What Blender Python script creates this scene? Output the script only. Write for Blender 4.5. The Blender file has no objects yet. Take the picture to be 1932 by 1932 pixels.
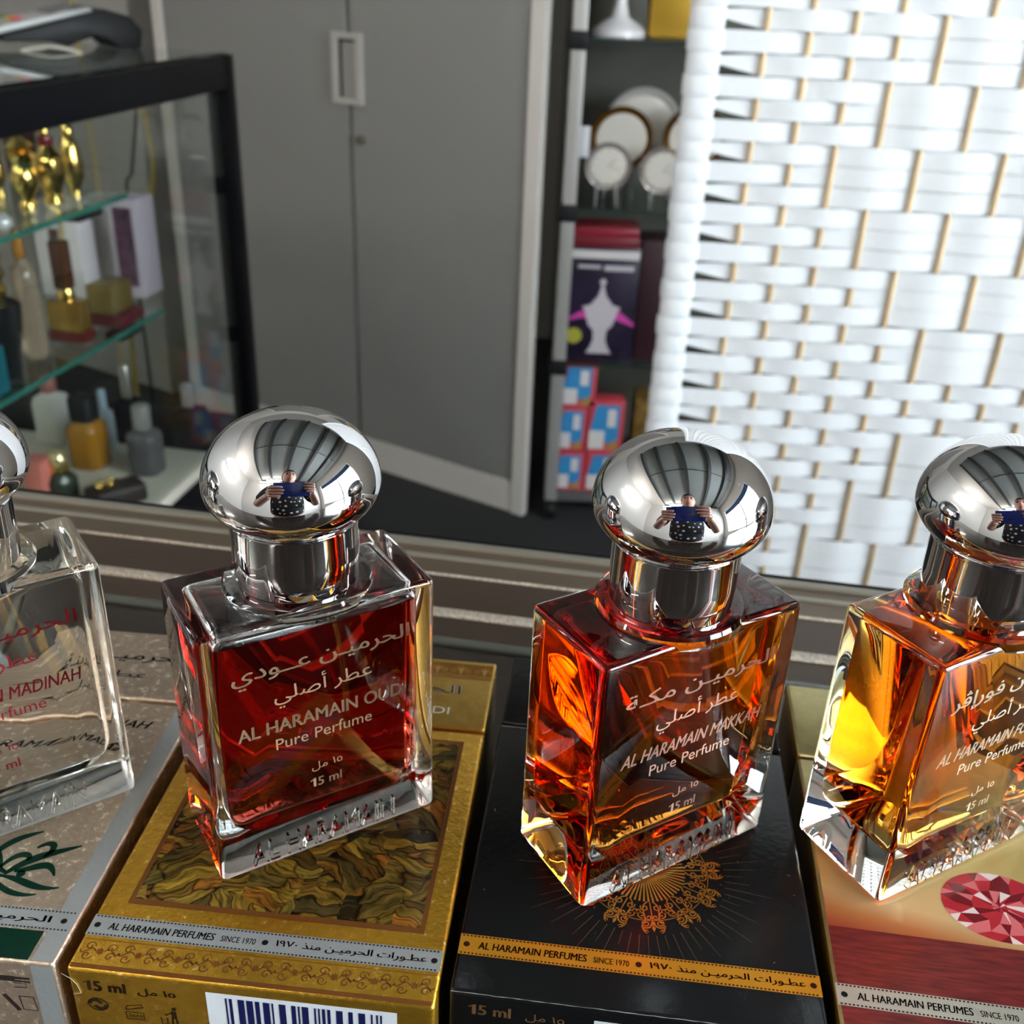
import bpy, bmesh, math, random, unicodedata
from mathutils import Vector, Matrix, noise
random.seed(7)
R = math.radians
PI = math.pi
SC = bpy.context.scene
COL = SC.collection

# ------------------------------------------------------------------ camera
U = 0.00125                      # one layout unit (a carton is 42 units wide)
ZB = 1.0246                      # height of the carton tops above the floor
CAMZ = 1.152
FPX = 1985.0
AX_R = Vector((0.9990448, 0.02013263, 0.03878358))
AX_U = Vector((-0.0436977, 0.4602851, 0.88669506))
AX_F = Vector((0.0, 0.88754284, -0.46072519))
CAM = Vector((0, 0, CAMZ))
cd = bpy.data.cameras.new('camera')
cam = bpy.data.objects.new('camera', cd)
COL.objects.link(cam)
M = Matrix.Identity(4)
for i in range(3):
    M[i][0], M[i][1], M[i][2], M[i][3] = AX_R[i], AX_U[i], -AX_F[i], CAM[i]
cam.matrix_world = M
cd.sensor_width = 36.0
cd.lens = FPX / 1932 * 36
cd.clip_start = 0.003
cd.clip_end = 60
cd.dof.use_dof = True
cd.dof.focus_distance = 0.142
cd.dof.aperture_fstop = 42
SC.camera = cam

# ------------------------------------------------------------------ light and exposure
W = bpy.data.worlds.new('overcast_sky')
SC.world = W
W.use_nodes = True
bg = W.node_tree.nodes['Background']
bg.inputs[0].default_value = (0.86, 0.93, 1.0, 1)
bg.inputs[1].default_value = 15.5
SC.view_settings.view_transform = 'Standard'
SC.view_settings.look = 'None'
SC.view_settings.gamma = 1.0
SC.view_settings.use_curve_mapping = False
SC.view_settings.exposure = 1.0
WX, WY0, WY1, WZ0, WZ1 = 1.75, -1.3, 0.70, 0.95, 2.2     # window in the wall on the camera's right
pl = bpy.data.lights.new('daylight_portal', 'AREA')
pl.shape = 'RECTANGLE'
pl.size = WY1 - WY0
pl.size_y = WZ1 - WZ0
pl.cycles.is_portal = True
po = bpy.data.objects.new('daylight_portal', pl)
COL.objects.link(po)
po.location = (WX + 0.13, (WY0 + WY1) / 2, (WZ0 + WZ1) / 2)
po.rotation_euler = Vector((-1, 0, 0)).to_track_quat('-Z', 'Z').to_euler()
cy = SC.cycles
cy.max_bounces = 20
cy.diffuse_bounces = 4
cy.glossy_bounces = 8
cy.transmission_bounces = 16
cy.transparent_max_bounces = 16
cy.sample_clamp_indirect = 12
cy.blur_glossy = 0.3
cy.use_denoising = True

# ------------------------------------------------------------------ helpers
def ray(px, py):
    d = AX_F + AX_R * ((px - 966) / FPX) - AX_U * ((py - 966) / FPX)
    return d.normalized()
def onz(px, py, z):
    d = ray(px, py)
    return CAM + d * ((z - CAMZ) / d.z)
def onpl(px, py, P, n):
    d = ray(px, py)
    return CAM + d * ((P - CAM).dot(n) / d.dot(n))
def proj(P):
    d = Vector(P) - CAM
    k = FPX / d.dot(AX_F)
    return 966 + k * d.dot(AX_R), 966 - k * d.dot(AX_U), k
def zat(P, py):                     # height at which the vertical through P meets image row py
    lo, hi = P.z - 0.1, P.z + 1.0
    for _ in range(40):
        m = (lo + hi) / 2
        if proj((P.x, P.y, m))[1] > py: lo = m
        else: hi = m
    return lo

def link(name, me, parent=None, loc=None):
    o = bpy.data.objects.new(name, me)
    COL.objects.link(o)
    if parent is not None: o.parent = parent
    if loc is not None: o.location = loc
    return o
def obj(name, bm, mats, parent=None, smooth=None, loc=None, label=None):
    me = bpy.data.meshes.new(name)
    bmesh.ops.recalc_face_normals(bm, faces=bm.faces) if smooth != 'keep' else None
    bm.to_mesh(me)
    bm.free()
    for m in (mats if isinstance(mats, (list, tuple)) else [mats]): me.materials.append(m)
    if smooth:
        for p in me.polygons: p.use_smooth = True
        if smooth != 'all' and smooth != 'keep':
            me.set_sharp_from_angle(angle=R(smooth if isinstance(smooth, (int, float)) and smooth is not True else 35))
    o = link(name, me, parent, loc)
    if label: o['label'] = label
    return o
def thing(name, label, cat, loc=(0, 0, 0), rz=0, group=None):
    o = bpy.data.objects.new(name, None)
    o.empty_display_size = 0.02
    COL.objects.link(o)
    o.location = loc
    o.rotation_euler = (0, 0, rz)
    return tag(o, label, cat, group)
def tag(o, label, cat, group=None):
    o['label'] = label
    o['category'] = cat
    if group: o['group'] = group
    return o
def struct(o):
    o['kind'] = 'structure'
    return o

def box(bm, x0, x1, y0, y1, z0, z1, bev=0, seg=2, mi=0, mat=None):
    r = bmesh.ops.create_cube(bm, size=1)
    vs = r['verts']
    bmesh.ops.transform(bm, verts=vs, matrix=Matrix.Translation(((x0+x1)/2, (y0+y1)/2, (z0+z1)/2)) @ Matrix.Diagonal((x1-x0, y1-y0, z1-z0, 1)))
    es = {e for v in vs for e in v.link_edges}
    fs = {f for v in vs for f in v.link_faces}
    if bev:
        rr = bmesh.ops.bevel(bm, geom=list(es), offset=bev, segments=seg, profile=0.5, affect='EDGES')
        fs = set(rr['faces']) | {f for f in fs if f.is_valid}
    for f in fs: f.material_index = mi
    if mat is not None:
        bmesh.ops.transform(bm, verts=list({v for f in fs for v in f.verts}), matrix=mat)
    return fs
def lathe(bm, prof, n=32, c=(0, 0, 0), mi=0, sq=None):
    rings = []
    for r, z in prof:
        if r < 1e-7:
            rings.append([bm.verts.new((c[0], c[1], c[2] + z))])
        else:
            ring = []
            for k in range(n):
                a = 2*PI*k/n
                x, y = math.cos(a), math.sin(a)
                if sq:                       # superellipse section
                    q = (abs(x)**sq + abs(y)**sq) ** (-1.0/sq)
                    x, y = x*q, y*q
                ring.append(bm.verts.new((c[0]+r*x, c[1]+r*y, c[2]+z)))
            rings.append(ring)
    for A, B in zip(rings, rings[1:]):
        if len(A) == 1 and len(B) == 1: continue
        for k in range(n):
            k2 = (k+1) % n
            if len(A) == 1: f = bm.faces.new((A[0], B[k2], B[k]))
            elif len(B) == 1: f = bm.faces.new((A[k], A[k2], B[0]))
            else: f = bm.faces.new((A[k], A[k2], B[k2], B[k]))
            f.material_index = mi
    for ring, rev in ((rings[0], True), (rings[-1], False)):
        if len(ring) > 1:
            f = bm.faces.new(ring[::-1] if rev else ring)
            f.material_index = mi
def tube(bm, pts, r, n=10, mi=0, taper=None):
    pts = [Vector(p) for p in pts]
    rings = []
    for i, p in enumerate(pts):
        t = (pts[min(i+1, len(pts)-1)] - pts[max(i-1, 0)]).normalized()
        a = Vector((0, 0, 1)) if abs(t.z) < 0.9 else Vector((1, 0, 0))
        u = t.cross(a).normalized(); v = t.cross(u)
        rr = r if taper is None else r * taper[i]
        rings.append([bm.verts.new(p + (u*math.cos(2*PI*k/n) + v*math.sin(2*PI*k/n))*rr) for k in range(n)])
    for A, B in zip(rings, rings[1:]):
        for k in range(n):
            f = bm.faces.new((A[k], A[(k+1) % n], B[(k+1) % n], B[k])); f.material_index = mi
    bm.faces.new(rings[0][::-1]).material_index = mi
    bm.faces.new(rings[-1]).material_index = mi
def poly(bm, pts, mi=0):
    vs = [bm.verts.new(p) for p in pts]
    f = bm.faces.new(vs); f.material_index = mi
    return f
def rect(bm, x0, x1, y0, y1, z=0, mi=0):
    return poly(bm, ((x0, y0, z), (x1, y0, z), (x1, y1, z), (x0, y1, z)), mi)
def ribbon(bm, pts, ws, z=0, mi=0):          # flat stroke in the xy plane, printed ornament
    n = len(pts)
    L, Rr = [], []
    for i in range(n):
        a = pts[max(i-1, 0)]; b = pts[min(i+1, n-1)]
        dx, dy = b[0]-a[0], b[1]-a[1]
        l = math.hypot(dx, dy) or 1
        w = ws[i] if isinstance(ws, (list, tuple)) else ws
        L.append(bm.verts.new((pts[i][0]-dy/l*w/2, pts[i][1]+dx/l*w/2, z)))
        Rr.append(bm.verts.new((pts[i][0]+dy/l*w/2, pts[i][1]-dx/l*w/2, z)))
    for i in range(n-1):
        bm.faces.new((L[i], Rr[i], Rr[i+1], L[i+1])).material_index = mi
def disc(bm, cx, cy_, r, z=0, n=16, mi=0, ry=None):
    poly(bm, [(cx+r*math.cos(2*PI*k/n), cy_+(ry or r)*math.sin(2*PI*k/n), z) for k in range(n)], mi)

# Arabic letters joined by hand: presentation forms laid out in visual order
FORMS = {}
for cp in range(0xFE70, 0xFEFD):
    d = unicodedata.decomposition(chr(cp)).split()
    if len(d) == 2 and d[0] in ('<isolated>', '<initial>', '<medial>', '<final>'):
        FORMS[(int(d[1], 16), d[0][1:-1])] = chr(cp)
FORMS[(0x06A4, 'medial')] = chr(0xFB6D)
FORMS[(0x06A4, 'initial')] = chr(0xFB6C)
NOJOIN = set('اأإآدذرزوةى ')
def arabic(s):
    out = []
    for i, ch in enumerate(s):
        prev = i > 0 and s[i-1] not in NOJOIN and not s[i-1].isdigit() and s[i-1] != ' '
        nxt = i < len(s)-1 and s[i+1] != ' ' and ch not in NOJOIN and not s[i+1].isdigit()
        if ch == ' ' or ch.isdigit() or ch == '\u0640':
            out.append(ch); continue
        form = ('medial' if prev and nxt else 'final' if prev else 'initial' if nxt else 'isolated')
        out.append(FORMS.get((ord(ch), form), ch))
    res, buf = [], ''
    for ch in reversed(out):                 # numbers keep their own order
        if ch.isdigit(): buf = ch + buf
        else:
            if buf: res.append(buf); buf = ''
            res.append(ch)
    if buf: res.append(buf)
    return ''.join(res)
def text(bm, s, x0, x1, y, h=None, z=0, bold=0.0, shear=0.0, mi=0, mat=None, rot=0, extrude=0.0, thick=True):
    """lettering laid between x0 and x1 on baseline y; h caps the letter height"""
    cu = bpy.data.curves.new('lettering', 'FONT')
    cu.body = s
    cu.shear = shear
    cu.resolution_u = 3
    cu.extrude = extrude
    ob = bpy.data.objects.new('lettering', cu)
    COL.objects.link(ob)
    dg = bpy.context.evaluated_depsgraph_get()
    me = bpy.data.meshes.new_from_object(ob.evaluated_get(dg))
    bpy.data.objects.remove(ob)
    bpy.data.curves.remove(cu)
    xs = [v.co.x for v in me.vertices]
    a, b = min(xs), max(xs)
    sx = (x1-x0)/(b-a)
    sy = h if h else sx
    t = bmesh.new(); t.from_mesh(me)
    bpy.data.meshes.remove(me)
    T = Matrix.Translation((x0, y, z)) @ Matrix.Rotation(rot, 4, 'Z') @ Matrix.Diagonal((sx, sy, sx, 1)) @ Matrix.Translation((-a, 0, 0))
    if mat is not None: T = mat @ T
    bmesh.ops.transform(t, verts=t.verts, matrix=T)
    ax = T.to_3x3() @ Vector((1, 0, 0)); ay = T.to_3x3() @ Vector((0, 1, 0))
    shifts = [(0, 0)] if (extrude or not bold) else [(-bold, 0), (bold, 0), (0, bold*.6)]
    for du, dv in shifts:                     # heavier strokes: the outline drawn again a hair aside
        vm = {}
        for v in t.verts: vm[v] = bm.verts.new(v.co + ax*du + ay*dv)
        for f in t.faces: bm.faces.new([vm[v] for v in f.verts]).material_index = mi
    t.free()

def fifteen(bm, x0, x1, y, h, bold=0.0, mat=None):
    w = x1-x0; H = h*.70; T = mat or Matrix.Identity(4); st = .048*w+bold*1.5
    xr = x0+.15*w
    for pts in (((xr-st, y), (xr+st*.6, y), (xr+st*.6, y+H), (xr-st*.3, y+H), (xr-st, y+H*.9)), ((xr-st, y+H*.9), (xr-st*.3, y+H), (xr-st, y+H*.82), (x0+.01*w, y+H*.66), (x0+.01*w, y+H*.80))):
        poly(bm, [T @ Vector((a, b, 0)) for a, b in pts])
    text(bm, '5 ml', x0+.25*w, x1, y, h, bold=bold, mat=mat)

# ------------------------------------------------------------------ materials
def newmat(name):
    m = bpy.data.materials.new(name); m.use_nodes = True
    nt = m.node_tree; nt.nodes.clear()
    out = nt.nodes.new('ShaderNodeOutputMaterial')
    return m, nt, out
def N(nt, t, **kw):
    n = nt.nodes.new('ShaderNode' + t)
    for k, v in kw.items():
        if k in n.inputs: n.inputs[k].default_value = v
        else: setattr(n, k, v)
    return n
def pbr(name, col, rough=0.5, metal=0.0, bump=0.0, bscale=200, var=0.0, vscale=30, coat=0.0, stretch=None, spec=0.5, trans=0, ior=1.45, emit=None, crough=0.08):
    m, nt, out = newmat(name)
    p = nt.nodes.new('ShaderNodeBsdfPrincipled')
    nt.links.new(p.outputs[0], out.inputs[0])
    p.inputs['Base Color'].default_value = (*col, 1)
    p.inputs['Roughness'].default_value = rough
    p.inputs['Metallic'].default_value = metal
    p.inputs['Specular IOR Level'].default_value = spec
    p.inputs['Coat Weight'].default_value = coat
    p.inputs['Coat Roughness'].default_value = crough
    p.inputs['Transmission Weight'].default_value = trans
    p.inputs['IOR'].default_value = ior
    if emit:
        p.inputs['Emission Color'].default_value = (*emit[:3], 1)
        p.inputs['Emission Strength'].default_value = emit[3]
    if bump or var:
        tc = N(nt, 'TexCoord'); mp = N(nt, 'Mapping')
        nt.links.new(tc.outputs['Object'], mp.inputs[0])
        if stretch: mp.inputs['Scale'].default_value = stretch
    if var:
        nz = N(nt, 'TexNoise', Scale=vscale, Detail=4.0)
        nt.links.new(mp.outputs[0], nz.inputs['Vector'])
        cr = N(nt, 'ValToRGB')
        cr.color_ramp.elements[0].position = 0.3
        cr.color_ramp.elements[1].position = 0.7
        cr.color_ramp.elements[0].color = (*[max(0, c*(1-var)) for c in col], 1)
        cr.color_ramp.elements[1].color = (*[min(1, c*(1+var)) for c in col], 1)
        nt.links.new(nz.outputs[0], cr.inputs[0])
        nt.links.new(cr.outputs[0], p.inputs['Base Color'])
    if bump:
        nz = N(nt, 'TexNoise', Scale=bscale, Detail=3.0)
        nt.links.new(mp.outputs[0], nz.inputs['Vector'])
        bp = N(nt, 'Bump', Strength=bump, Distance=0.0005)
        nt.links.new(nz.outputs[0], bp.inputs['Height'])
        nt.links.new(bp.outputs[0], p.inputs['Normal'])
        if coat: nt.links.new(bp.outputs[0], p.inputs['Coat Normal'])
    return m
def pane(name, tint, refl=1.0):          # thin sheet glass: tinted see-through plus Fresnel reflection
    m, nt, out = newmat(name)
    tr = N(nt, 'BsdfTransparent', Color=(*tint, 1))
    gl = N(nt, 'BsdfGlossy', Roughness=0.02, Color=(refl, refl, refl, 1))
    fr = N(nt, 'Fresnel', IOR=1.5)
    ge = N(nt, 'NewGeometry')                # same reflectance from either side of the sheet
    mr = N(nt, 'MapRange'); mr.inputs['To Min'].default_value = 1.5; mr.inputs['To Max'].default_value = 1/1.5
    nt.links.new(ge.outputs['Backfacing'], mr.inputs['Value']); nt.links.new(mr.outputs[0], fr.inputs['IOR'])
    mx = N(nt, 'MixShader')
    nt.links.new(fr.outputs[0], mx.inputs[0])
    nt.links.new(tr.outputs[0], mx.inputs[1]); nt.links.new(gl.outputs[0], mx.inputs[2])
    nt.links.new(mx.outputs[0], out.inputs[0])
    return m
def glass(name, ior=1.5, col=(1, 1, 1)):
    m, nt, out = newmat(name)
    g = N(nt, 'BsdfGlass', IOR=ior, Roughness=0.0, Color=(*col, 1))
    nt.links.new(g.outputs[0], out.inputs[0])
    return m
def liquid(name, T, path=0.016):
    m, nt, out = newmat(name)
    g = N(nt, 'BsdfGlass', Roughness=0.0)
    at = N(nt, 'Attribute', attribute_name='open_surface')
    mr = N(nt, 'MapRange')
    mr.inputs['To Min'].default_value = 1.45/1.5
    mr.inputs['To Max'].default_value = 1.45
    nt.links.new(at.outputs['Fac'], mr.inputs['Value'])
    nt.links.new(mr.outputs[0], g.inputs['IOR'])
    nt.links.new(g.outputs[0], out.inputs['Surface'])
    sig = [-math.log(t)/path for t in T]
    den = max(sig)*1.001
    va = N(nt, 'VolumeAbsorption', Density=den, Color=(*[1-s/den for s in sig], 1))
    nt.links.new(va.outputs[0], out.inputs['Volume'])
    return m
def foil(name, col, sparkle, rough=0.34, scale=900, bump=0.5, dens=0.62):
    """metallised board with tiny bright flecks"""
    m, nt, out = newmat(name)
    p = nt.nodes.new('ShaderNodeBsdfPrincipled')
    nt.links.new(p.outputs[0], out.inputs[0])
    p.inputs['Metallic'].default_value = 0.85
    p.inputs['Roughness'].default_value = rough
    tc = N(nt, 'TexCoord')
    nz = N(nt, 'TexNoise', Scale=scale, Detail=5.0, Roughness=0.7)
    nt.links.new(tc.outputs['Object'], nz.inputs['Vector'])
    cr = N(nt, 'ValToRGB')
    e = cr.color_ramp.elements
    e[0].position = 0.35; e[0].color = (*[c*0.8 for c in col], 1)
    e[1].position = dens; e[1].color = (*col, 1)
    k = e.new(dens+0.06); k.color = (*sparkle, 1)
    nt.links.new(nz.outputs[0], cr.inputs[0])
    nt.links.new(cr.outputs[0], p.inputs['Base Color'])
    bp = N(nt, 'Bump', Strength=bump, Distance=0.0004)
    nt.links.new(nz.outputs[0], bp.inputs['Height'])
    nt.links.new(bp.outputs[0], p.inputs['Normal'])
    return m

MT = {}
MT['chrome'] = pbr('polished_chrome', (0.80, 0.80, 0.82), 0.02, 1.0)
MT['clear'] = glass('clear_bottle_glass', 1.5, (0.985, 0.99, 0.985))
MT['oud'] = liquid('dark_red_perfume', (0.55, 0.012, 0.006))
MT['makkah'] = liquid('orange_red_perfume', (0.84, 0.16, 0.006))
MT['forever'] = liquid('amber_perfume', (0.84, 0.37, 0.045))
MT['madinah'] = liquid('clear_perfume', (0.985, 0.98, 0.955))
MT['gold_print'] = pbr('pale_gold_print', (0.30, 0.20, 0.12), 0.45, 0.2)
MT['red_print'] = pbr('maroon_foil_print', (0.25, 0.012, 0.02), 0.35, 0.4)
MT['silver_print'] = pbr('silver_foil_print', (0.62, 0.61, 0.58), 0.4, 0.25)
MT['gold_foil'] = foil('gold_foil_board', (0.66, 0.36, 0.035), (1.0, 0.76, 0.28), 0.25, 700, .4, .60)
MT['gold_lid'] = foil('old_gold_board', (0.46, 0.28, 0.06), (0.56, 0.37, 0.10), 0.40, 350, 0.2)
MT['beige_foil'] = foil('champagne_foil_board', (0.60, 0.47, 0.355), (1.0, 0.92, 0.76), 0.33, 620, .5, .57)
MT['pale_gold'] = foil('pale_gold_board', (0.55, 0.47, 0.22), (0.60, 0.52, 0.26), 0.38, 200, 0.1)
MT['black_card'] = pbr('black_laminated_card', (0.008, 0.008, 0.0085), 0.18, 0, 0.08, 900, spec=.25)
MT['silver_band'] = pbr('silver_foil_band', (0.33, 0.35, 0.355), 0.26, 0.35, 0.15, 900)
MT['orange_band'] = pbr('orange_gold_band', (0.62, 0.28, 0.02), 0.32, 0.55, 0.1, 900)
MT['grey_band'] = pbr('pale_grey_band', (0.50, 0.47, 0.40), 0.3, 0.5, 0.1, 900)
MT['ink'] = pbr('black_ink', (0.008, 0.0075, 0.0075), 0.5, spec=.12)
MT['brown_ink'] = pbr('brown_ink', (0.17, 0.06, 0.012), 0.4, 0.4)
MT['tan_ink'] = pbr('tan_ornament_ink', (0.46, 0.25, 0.07), 0.35, 0.5)
MT['maroon_ink'] = pbr('dark_maroon_ink', (0.035, 0.006, 0.004), 0.5, spec=.12)
MT['navy_ink'] = pbr('navy_ink', (0.010, 0.012, 0.08), 0.5, spec=.15)
MT['green_ink'] = pbr('dark_green_foil', (0.006, 0.045, 0.026), 0.22, 0.55)
MT['gold_ink'] = pbr('orange_gold_foil', (0.70, 0.33, 0.045), 0.3, 0.75)
MT['dim_gold_ink'] = pbr('dim_bronze_ink', (0.26, 0.14, 0.055), 0.4, 0.4)
MT['white_paper'] = pbr('white_label_paper', (0.74, 0.78, 0.84), 0.5)
MT['black_gloss'] = pbr('black_gloss_metal', (0.004, 0.004, 0.005), 0.38, spec=.1)
MT['black_matt'] = pbr('black_matt_plastic', (0.010, 0.010, 0.011), 0.5, spec=.2)
MT['white_metal'] = pbr('off_white_metal', (0.60, 0.565, 0.53), 0.45)
MT['grey_door'] = pbr('grey_laminate', (0.222, 0.217, 0.212), 0.45, 0, 0.03, 600)
MT['dark_gap'] = pbr('shadow_gap_grey', (0.07, 0.066, 0.064), 0.6)
MT['steel'] = pbr('brushed_steel', (0.55, 0.52, 0.48), 0.3, 1.0)
MT['pane'] = pane('cabinet_glass', (0.92, 0.94, 0.93), .6)
MT['shelf_glass'] = pane('shelf_glass', (0.86, 0.92, 0.90))
MT['glass_edge'] = pbr('green_glass_edge', (0.03, 0.14, 0.11), 0.2)
MT['dark_glass_edge'] = pbr('dark_glass_edge', (0.02, 0.03, 0.026), 0.25)
MT['gold_metal'] = pbr('polished_gold', (0.80, 0.55, 0.16), 0.16, 1.0, 0.3, 180)
MT['carpet'] = pbr('charcoal_carpet', (0.022, 0.021, 0.022), 0.95, 0, 0.8, 500, 0.3, 250)
MT['wall'] = pbr('off_white_paint', (0.58, 0.555, 0.52), 0.75)
MT['ceiling_dark'] = pbr('grey_ceiling_panel', (0.15, 0.155, 0.145), 0.6)
MT['beam'] = pbr('dark_beam', (0.025, 0.027, 0.027), 0.5)
MT['tube'] = pbr('fluorescent_glow', (1, 1, 1), 0.5, emit=(1.0, 0.96, 0.90, 46))
MT['paper'] = pbr('white_paper_weave', (0.71, 0.725, 0.75), 0.8, 0, 0.3, 90, 0.04, 120, stretch=(1, 1, 14))
_nt = MT['paper'].node_tree
_tl = N(_nt, 'BsdfTranslucent', Color=(.74, .75, .78, 1)); _mx = N(_nt, 'MixShader'); _mx.inputs[0].default_value = .28
_p = [n for n in _nt.nodes if n.type == 'BSDF_PRINCIPLED'][0]; _o = [n for n in _nt.nodes if n.type == 'OUTPUT_MATERIAL'][0]
_nt.links.new(_p.outputs[0], _mx.inputs[1]); _nt.links.new(_tl.outputs[0], _mx.inputs[2]); _nt.links.new(_mx.outputs[0], _o.inputs[0])
MT['bamboo'] = pbr('bamboo', (0.50, 0.36, 0.20), 0.55, var=0.2, vscale=20)

# ------------------------------------------------------------------ the room
X0, X1, Y0, Y1, ZC = -2.1, WX, -1.55, 3.55, 2.75
def slab(name, x0, x1, y0, y1, z0, z1, m):
    bm = bmesh.new(); box(bm, x0, x1, y0, y1, z0, z1)
    return struct(obj(name, bm, m))
slab('floor', X0-.1, X1+.1, Y0-.1, Y1+.1, -0.1, 0, MT['carpet'])
slab('wall_front', X0-.1, X1+.1, Y1, Y1+.1, 0, ZC, MT['wall'])
slab('wall_rear', X0-.1, X1+.1, Y0-.1, Y0, 0, ZC, MT['wall'])
slab('wall_left', X0-.1, X0, Y0, Y1, 0, ZC, MT['wall'])
bm = bmesh.new()
for a in ((WX, WX+.1, Y0, WY0, 0, ZC), (WX, WX+.1, WY1, Y1, 0, ZC), (WX, WX+.1, WY0, WY1, 0, WZ0), (WX, WX+.1, WY0, WY1, WZ1, ZC)):
    box(bm, *a)
struct(obj('wall_right', bm, MT['wall']))
slab('ceiling', X0-.1, X1+.1, Y0-.1, Y1+.1, ZC, ZC+.1, MT['wall'])
CX0, CX1, CY0, CY1 = -1.05, 1.5, -1.46, 2.1
bm = bmesh.new(); box(bm, CX0, CX1, CY0, CY1, ZC-.05, ZC+.0)
struct(obj('ceiling_panel', bm, MT['ceiling_dark']))
for k, x in enumerate((-0.55, 0.05, 0.65, 1.2)):
    slab('beam', x-.04, x+.04, CY0, CY1, ZC-.14, ZC-.05, MT['beam'])
slab('beam', CX0, CX1, 0.32, 0.35, ZC-.09, ZC-.05, MT['beam'])
slab('trim_1', CX0, CX1, CY0-.05, CY0, ZC-.14, ZC, MT['beam'])
slab('trim_2', CX0-.04, CX0, CY0-.05, CY1, ZC-.10, ZC, MT['beam'])
# window
wb = bmesh.new()
for a in ((WX-.02, WX+.1, WY0-.06, WY1+.06, WZ0-.06, WZ0), (WX-.02, WX+.1, WY0-.06, WY1+.06, WZ1, WZ1+.06),
          (WX-.02, WX+.1, WY0-.06, WY0, WZ0, WZ1), (WX-.02, WX+.1, WY1, WY1+.06, WZ0, WZ1),
          (WX+.03, WX+.08, -.33, -.27, WZ0, WZ1), (WX+.03, WX+.08, WY0, WY1, 1.18, 1.21)):
    box(wb, *a)
win = struct(obj('window_1', wb, MT['white_metal']))
bm = bmesh.new(); box(bm, WX+.05, WX+.056, WY0, WY1, WZ0, WZ1)
obj('window_pane', bm, MT['pane'], win)
bm = bmesh.new(); box(bm, WX+.002, WX+.020, WY0+.02, WY1-.02, WZ1-.22, WZ1-.005, 0.004)
tag(obj('roller_shade', bm, pbr('blue_shade_cloth', (0.03, 0.07, 0.16), 0.7)), 'dark blue shade drawn a little way down the window', 'window shade')
# fluorescent fittings, seen mirrored in the caps
def batten(name, label, a, b, off):
    a, b = Vector(a), Vector(b)
    t = thing(name, label, 'ceiling light', (a+b)/2)
    d = (b-a)/2
    bm = bmesh.new(); tube(bm, [-d, d], 0.018, 12); obj('light_tube', bm, MT['tube'], t, 'all')
    bm = bmesh.new()
    off = Vector(off)
    w = Vector((0.03, 0.03, 0.03))
    lo = Vector([min(-abs(d[i]), abs(d[i])) for i in range(3)]); hi = -lo
    lo = lo - w + off*0.055; hi = hi + w + off*0.055
    for i in range(3):
        if off[i]: lo[i], hi[i] = (off[i]*0.03, off[i]*0.08) if off[i] > 0 else (off[i]*0.08, off[i]*0.03)
    box(bm, lo.x, hi.x, lo.y, hi.y, lo.z, hi.z)
    obj('fitting', bm, MT['white_metal'], t)
batten('fluorescent_light', 'long white fluorescent tube light high on the rear wall', (-1.12, Y0+.10, 2.50), (-0.20, Y0+.10, 2.50), (0, -1, 0))
batten('fluorescent_light', 'thin white fluorescent tube light at the rear edge of the dark ceiling panel', (-0.80, CY0+.05, 2.62), (0.1, CY0+.05, 2.62), (0, 0, 1))
batten('fluorescent_light', 'white fluorescent tube light high on the left side wall', (X0+.08, -0.7, 2.1), (X0+.08, 0.55, 2.1), (-1, 0, 0))

# ------------------------------------------------------------------ storage cupboard
cup0 = Vector((0.024, 2.197, 0))
CY = R(-30.6)                                  # its face runs up-left from this right foot
cup = thing('storage_cupboard', 'grey two-door storage cupboard in an off-white frame', 'cupboard', cup0, CY)
# local x: negative = along the face to the left, local y: depth
CW = 1.085
bm = bmesh.new()
box(bm, -.034, 0, 0, .02, 0, 1.9, .002); box(bm, -CW, -CW+.034, 0, .02, 0, 1.9, .002)
box(bm, -CW+.034, -.034, .004, .02, 0.0, .078, .002)
obj('frame', bm, MT['white_metal'], cup, label='off-white front frame and plinth')
bm = bmesh.new()
q = [(-CW+.002, .03), (-.004, .03), (-.235, .42), (-CW+.002, .42)]
A = [bm.verts.new((x, y, .005)) for x, y in q]; B = [bm.verts.new((x, y, 1.9)) for x, y in q]
bm.faces.new(A[::-1]); bm.faces.new(B)
for k in range(4): bm.faces.new((A[k], A[(k+1) % 4], B[(k+1) % 4], B[k]))
obj('carcass', bm, MT['grey_door'], cup)
seam = -0.489
for nm, a, b in (('door', seam+.004, -.036), ('door', -CW+.036, seam-.004)):
    bm = bmesh.new(); box(bm, a, b, .006, .026, .082, 1.88, .0015)
    d = obj(nm, bm, MT['grey_door'], cup)
    if a > -.5: door_r = d
bm = bmesh.new()
hx, hz0, hz1 = seam, .868, 1.012
for a in ((hx-.041, hx-.025, -.004, .008, hz0, hz1), (hx+.025, hx+.041, -.004, .008, hz0, hz1), (hx-.025, hx+.025, -.004, .008, hz0, hz0+.012), (hx-.025, hx+.025, -.004, .008, hz1-.012, hz1)):
    box(bm, *a, .001)
hd = obj('handle', bm, pbr('warm_grey_plastic', (0.40, 0.385, 0.36), .45), door_r, label='recessed pale handle surround')
bm = bmesh.new(); box(bm, hx-.025, hx+.025, .0035, .0058, hz0+.012, hz1-.012)
obj('handle_recess', bm, pbr('handle_grey', (0.27, 0.265, 0.25), .5), hd)
bm = bmesh.new(); box(bm, hx-.021, hx-.016, .001, .003, hz0+.014, hz1-.014); box(bm, hx-.021, hx+.02, .001, .003, hz1-.018, hz1-.014)
obj('handle_slot', bm, MT['black_matt'], hd)
bm = bmesh.new(); lathe(bm, [(0, 0), (.010, 0), (.010, .006), (.007, .012), (0, .012)], 20)
lk = obj('lock', bm, pbr('dull_bronze_lock', (.20, .165, .13), .35, .8), door_r, 40, label='round steel lock')
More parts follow.
